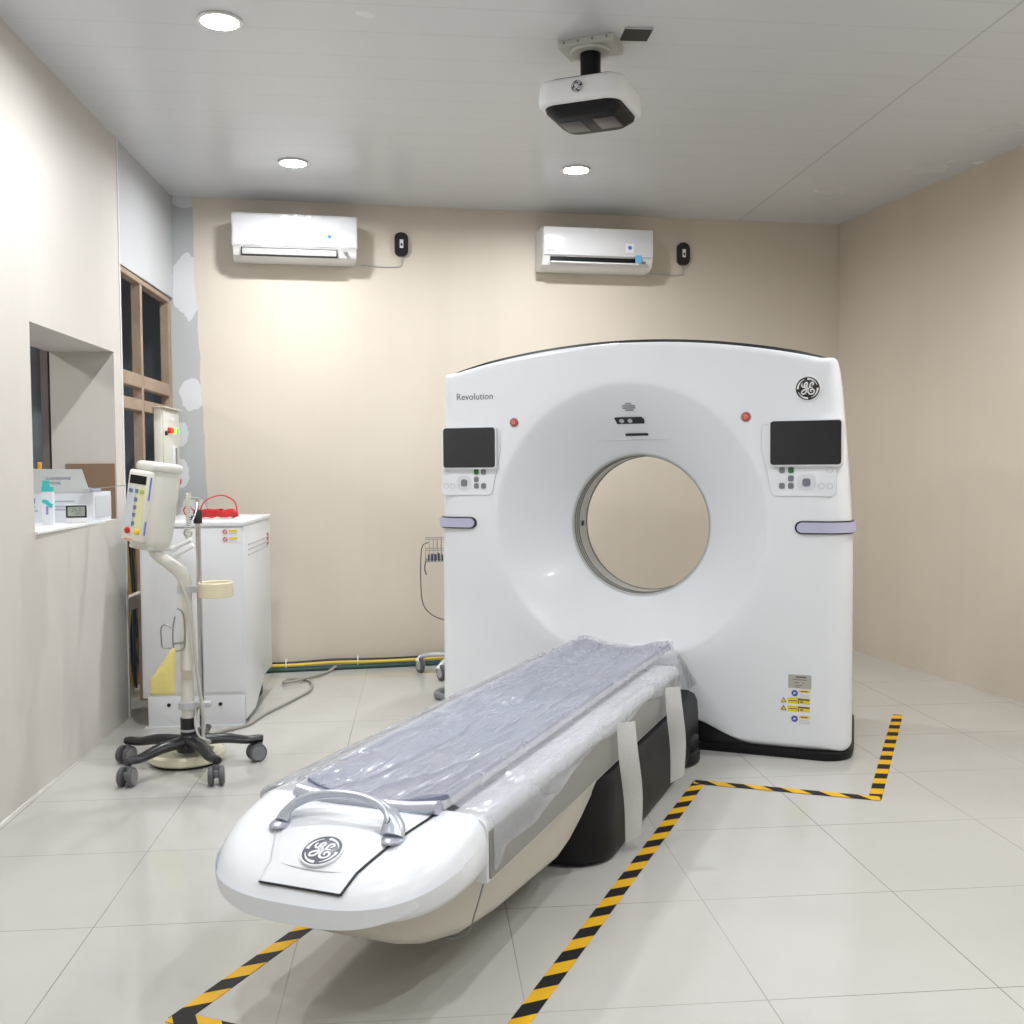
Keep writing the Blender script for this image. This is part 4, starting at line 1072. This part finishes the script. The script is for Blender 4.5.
# ================================================================= CEILING CAMERA
cm = thing('ceiling_camera', 'white square ceiling-mounted camera unit with black underside on black post', 'ceiling camera', (.715, 4.29, HC), -TH0)
bm = NB(); box(bm, -.115, .115, -.07, .09, -.03, 0, .003); obj('mount_plate', bm, mat('mount_grey', (.60, .60, .56), .45), cm)
bm = NB()
for x in (-.09, -.03, .03, .09): lathe(bm, [(.005, 0), (.005, .003)], 8, frame_M((x, -.07, -.012), (1, 0, 0), (0, 0, 1)))
obj('mount_screws', bm, GREY, cm)
bm = NB(); lathe(bm, [(.078, -.045), (.082, -.04), (.082, -.034), (.06, -.03)], 36); obj('mount_disc', bm, mat('mount_grey', (.6, .6, .56), .45), cm)
bm = NB(); lathe(bm, [(.042, -.20), (.042, -.045)], 32); obj('post', bm, BLACKM, cm)
bm = NB(); rows = []
for z, s in ((-.285, .92), (-.277, .97), (-.262, .985), (-.205, .96), (-.196, .95), (-.190, .92)):
    rows.append([bm.verts.new((x*s, y*s, z)) for x, y in rrect(.37, .36, .07, 8)])
for A, B in zip(rows, rows[1:]):
    for j in range(len(A)): bm.faces.new((A[j], A[(j+1) % len(A)], B[(j+1) % len(A)], B[j]))
bm.faces.new(rows[0][::-1]); bm.faces.new(rows[-1]); obj('housing', bm, WHITE2, cm, angle=50)
bm = NB(); prism(bm, rrect(.31, .29, .06, 6), -.191, -.180); obj('top_cap', bm, BLACK, cm, angle=40)
bm = NB(); rows = []
for z, s in ((-.284, .86), (-.300, .84), (-.325, .66)):
    rows.append([bm.verts.new((x*s, y*s, z)) for x, y in rrect(.37, .36, .07, 8)])
for A, B in zip(rows, rows[1:]):
    for j in range(len(A)): bm.faces.new((A[j], A[(j+1) % len(A)], B[(j+1) % len(A)], B[j]))
bm.faces.new(rows[0][::-1]); bm.faces.new(rows[-1]); vis = obj('dark_visor', bm, BLACKM, cm, angle=40)
for x in (-.07, .07):
    bm = NB(); box(bm, x-.045, x+.045, -.06, .08, -.3275, -.325, .001); obj('lens_window', bm, mat('lens_brown', (.07, .06, .065), .35), vis)
badge(cm, frame_M((.0, -.1765, -.232), (1, 0, 0), (0, 0, 1)), .024, BLACK, mat('badge_light', (.8, .81, .84), .35))

# ================================================================= THINGS IN THE WALL OPENING
SZ = 1.0716
bx = thing('cardboard_box', 'open white and grey cardboard box with printed text on the wall opening sill', 'box', (-1.72, 5.2, SZ))
bm = NB(); x0, x1, y0, y1, h = -.155, .148, -.01, .28, .145; th = .004
for a in ((x0, x1, y0, y0+th), (x0, x1, y1-th, y1), (x0, x0+th, y0+th, y1-th), (x1-th, x1, y0+th, y1-th)): box(bm, a[0], a[1], a[2], a[3], 0, h)
box(bm, x0+th, x1-th, y0+th, y1-th, 0, .004); obj('carton', bm, WHITEC, bx, smooth=False)
bm = NB(); prism(bm, [(x0, h), (x1-.015, h), (x1-.05, h+.112), (x0, h+.115)], 0, .004, frame_M((0, y0+.002, 0), (1, 0, 0), (0, -.0, 1))); lid = obj('lid_flap', bm, GREYC, bx, smooth=False)
INK = mat('box_ink', (.16, .20, .32), .6)
def ink(nm, x, z, body, size, par, y=-.0128): text(nm, body, size, frame_M((x, y, z), (1, 0, 0), (0, 0, 1)), INK, par, .0003, 'LEFT')
ink('printed_text', -.07, h+.068, '\u25a1 ACCESSORIES', .016, lid, -.0126); ink('printed_text', -.065, h+.045, '\u25a1 FILTER', .016, lid, -.0126)
for (a, b, z) in ((-.03, .06, .10), (-.04, .03, .075), (-.04, .035, .06), (-.14, -.12, .075), (-.14, -.11, .055)):
    bm = NB(); box(bm, a, b, y0-.0012, y0-.0002, z, z+.006); obj('printed_line', bm, mat('ink_grey', (.4, .43, .48), .6), bx, smooth=False)
for a in (-.137, -.055):
    bm = NB(); box(bm, a, a+.014, y0-.0012, y0-.0002, .093, .118); obj('printed_mark', bm, BLUE, bx, smooth=False)
bm = NB(); box(bm, x1+.0002, x1+.0012, .02, .28, .02, .125); obj('side_label', bm, mat('label_grey', (.60, .63, .65), .6), bx, smooth=False)
# clump of bagged stuff in the box
bm = NB(); bmesh.ops.create_icosphere(bm, subdivisions=4, radius=.06)
for v in bm.verts: v.co *= 1+.35*noise.noise(v.co*28); v.co.z *= .55
o = obj('plastic_bag', bm, mat('bag_grey', (.30, .30, .36), .25)); o.location = (-1.635, 5.38, SZ+.13); tag(o, 'small crumpled grey plastic bag in the open white box', 'bag')
# brown cardboard standing behind
bm = NB(); box(bm, -.10, .145, 0, .005, 0, .285); o = obj('brown_cardboard', bm, BROWNC, smooth=False); o.location = (-1.71, 5.535, SZ); tag(o, 'brown cardboard sheet standing upright behind the white box', 'cardboard')
# thin clear strip sticking out over the box
bm = NB(); box(bm, -.16, .16, -.02, .02, 0, .003); o = obj('acrylic_strip', bm, mat('acrylic', (.45, .45, .45), .2, alpha=.75)); o.location = (-1.46, 5.20, SZ+.172); o.rotation_euler = (0, R(-6), R(18)); tag(o, 'thin clear strip resting across the white box, sticking out of the wall opening', 'strip')
# tall white and teal carton
ct = thing('product_carton', 'slim white and teal product carton standing on the sill', 'carton', (-1.705, 4.965, SZ), R(8))
bm = NB(); box(bm, -.024, .024, -.018, .018, 0, .172); obj('carton_body', bm, WHITEC, ct, smooth=False)
bm = NB(); box(bm, -.0245, .0245, -.0185, .0185, .155, .178); prism(bm, [(-.022, .178), (.012, .178), (.006, .195), (.014, .205), (-.02, .207)], 0, .003, frame_M((0, -.01, 0), (1, 0, 0), (0, 0, 1))); obj('teal_flap', bm, TEAL, ct, smooth=False)
bm = NB(); ribbon(bm, [(-.022, .112), (-.005, .108), (.008, .095), (.022, .088)], [.014, .02, .018, .02], 0, .001, frame_M((0, -.0182, 0), (1, 0, 0), (0, 0, 1))); obj('teal_swoosh', bm, TEAL, ct)
bm = NB(); box(bm, -.006, .004, -.0192, -.0182, .05, .088); obj('printed_name', bm, mat('lilac', (.3, .28, .5), .5), ct, smooth=False)
# hygrometer
hy = thing('digital_thermometer', 'small digital thermometer with grey display leaning on the white box front', 'thermometer', (-1.632, 5.13, SZ), R(14))
bm = NB(); box(bm, -.048, .048, -.009, .009, 0, .088, .004); obj('case', bm, WHITE2, hy)
bm = NB(); box(bm, -.046, .046, -.0105, -.008, .026, .085, .002); sc = obj('black_bezel', bm, BLACK, hy)
bm = NB(); box(bm, -.038, .038, -.0115, -.0105, .034, .078); obj('lcd', bm, mat('lcd', (.30, .34, .29), .3), sc, smooth=False)
text('lcd_digits', '26.0', .026, frame_M((0, -.0117, .064), (1, 0, 0), (0, 0, 1)), mat('lcd_ink', (.12, .14, .12), .5), sc, .0002)
text('lcd_digits', '58%', .018, frame_M((.008, -.0117, .044), (1, 0, 0), (0, 0, 1)), mat('lcd_ink', (.12, .14, .12), .5), sc, .0002)
# yellow and orange bottles behind
for x, y, r, h, m, lab in ((-1.855, 5.215, .011, .255, YEL, 'yellow bottle sticking up behind the box flap at far left of the opening'), (-1.826, 5.218, .014, .285, ORANGE, 'orange bottle sticking up behind the box flap beside the yellow one')):
    t = thing('bottle', lab, 'bottle', (x, y, SZ+.0045), 0, 'bottles in the white box')
    bm = NB(); lathe(bm, [(r*.95, 0), (r, .004), (r, h*.80), (r*.7, h*.86)], 24); obj('bottle_body', bm, m, t)
    bm = NB(); lathe(bm, [(r*.72, h*.86), (r*.72, h), (r*.6, h+.003)], 24); obj('cap', bm, m, t)

# ================================================================= CAMERA, WORLD, LIGHT
cd = bpy.data.cameras.new('camera'); co = bpy.data.objects.new('camera', cd); COL.objects.link(co)
cd.sensor_width = 36; cd.lens = 36*1042.2/1024; cd.clip_start = .05
YAW, PIT, ROL = .0881, -.0434, -.0076
Fv = Vector((math.sin(YAW)*math.cos(PIT), math.cos(YAW)*math.cos(PIT), math.sin(PIT)))
R0 = Vector((math.cos(YAW), -math.sin(YAW), 0)); U0 = R0.cross(Fv)
Rv = R0*math.cos(ROL)+U0*math.sin(ROL); Uv = -R0*math.sin(ROL)+U0*math.cos(ROL)
co.matrix_world = Matrix(((Rv.x, Uv.x, -Fv.x, 0), (Rv.y, Uv.y, -Fv.y, 0), (Rv.z, Uv.z, -Fv.z, 1.3245), (0, 0, 0, 1)))
S.camera = co
w = bpy.data.worlds.new('world'); S.world = w; w.use_nodes = True
w.node_tree.nodes['Background'].inputs[0].default_value = (.8, .85, 1, 1); w.node_tree.nodes['Background'].inputs[1].default_value = .15
# unseen fill light added to brighten the next room
l = bpy.data.lights.new('next_room_fill', 'AREA'); l.size = .4; l.energy = 30; lo = bpy.data.objects.new('next_room_fill', l); COL.objects.link(lo); lo.location = (-3.6, 4.5, HC-.05)
S.view_settings.view_transform = 'Standard'; S.view_settings.look = 'None'; S.view_settings.gamma = 1; S.view_settings.exposure = .82
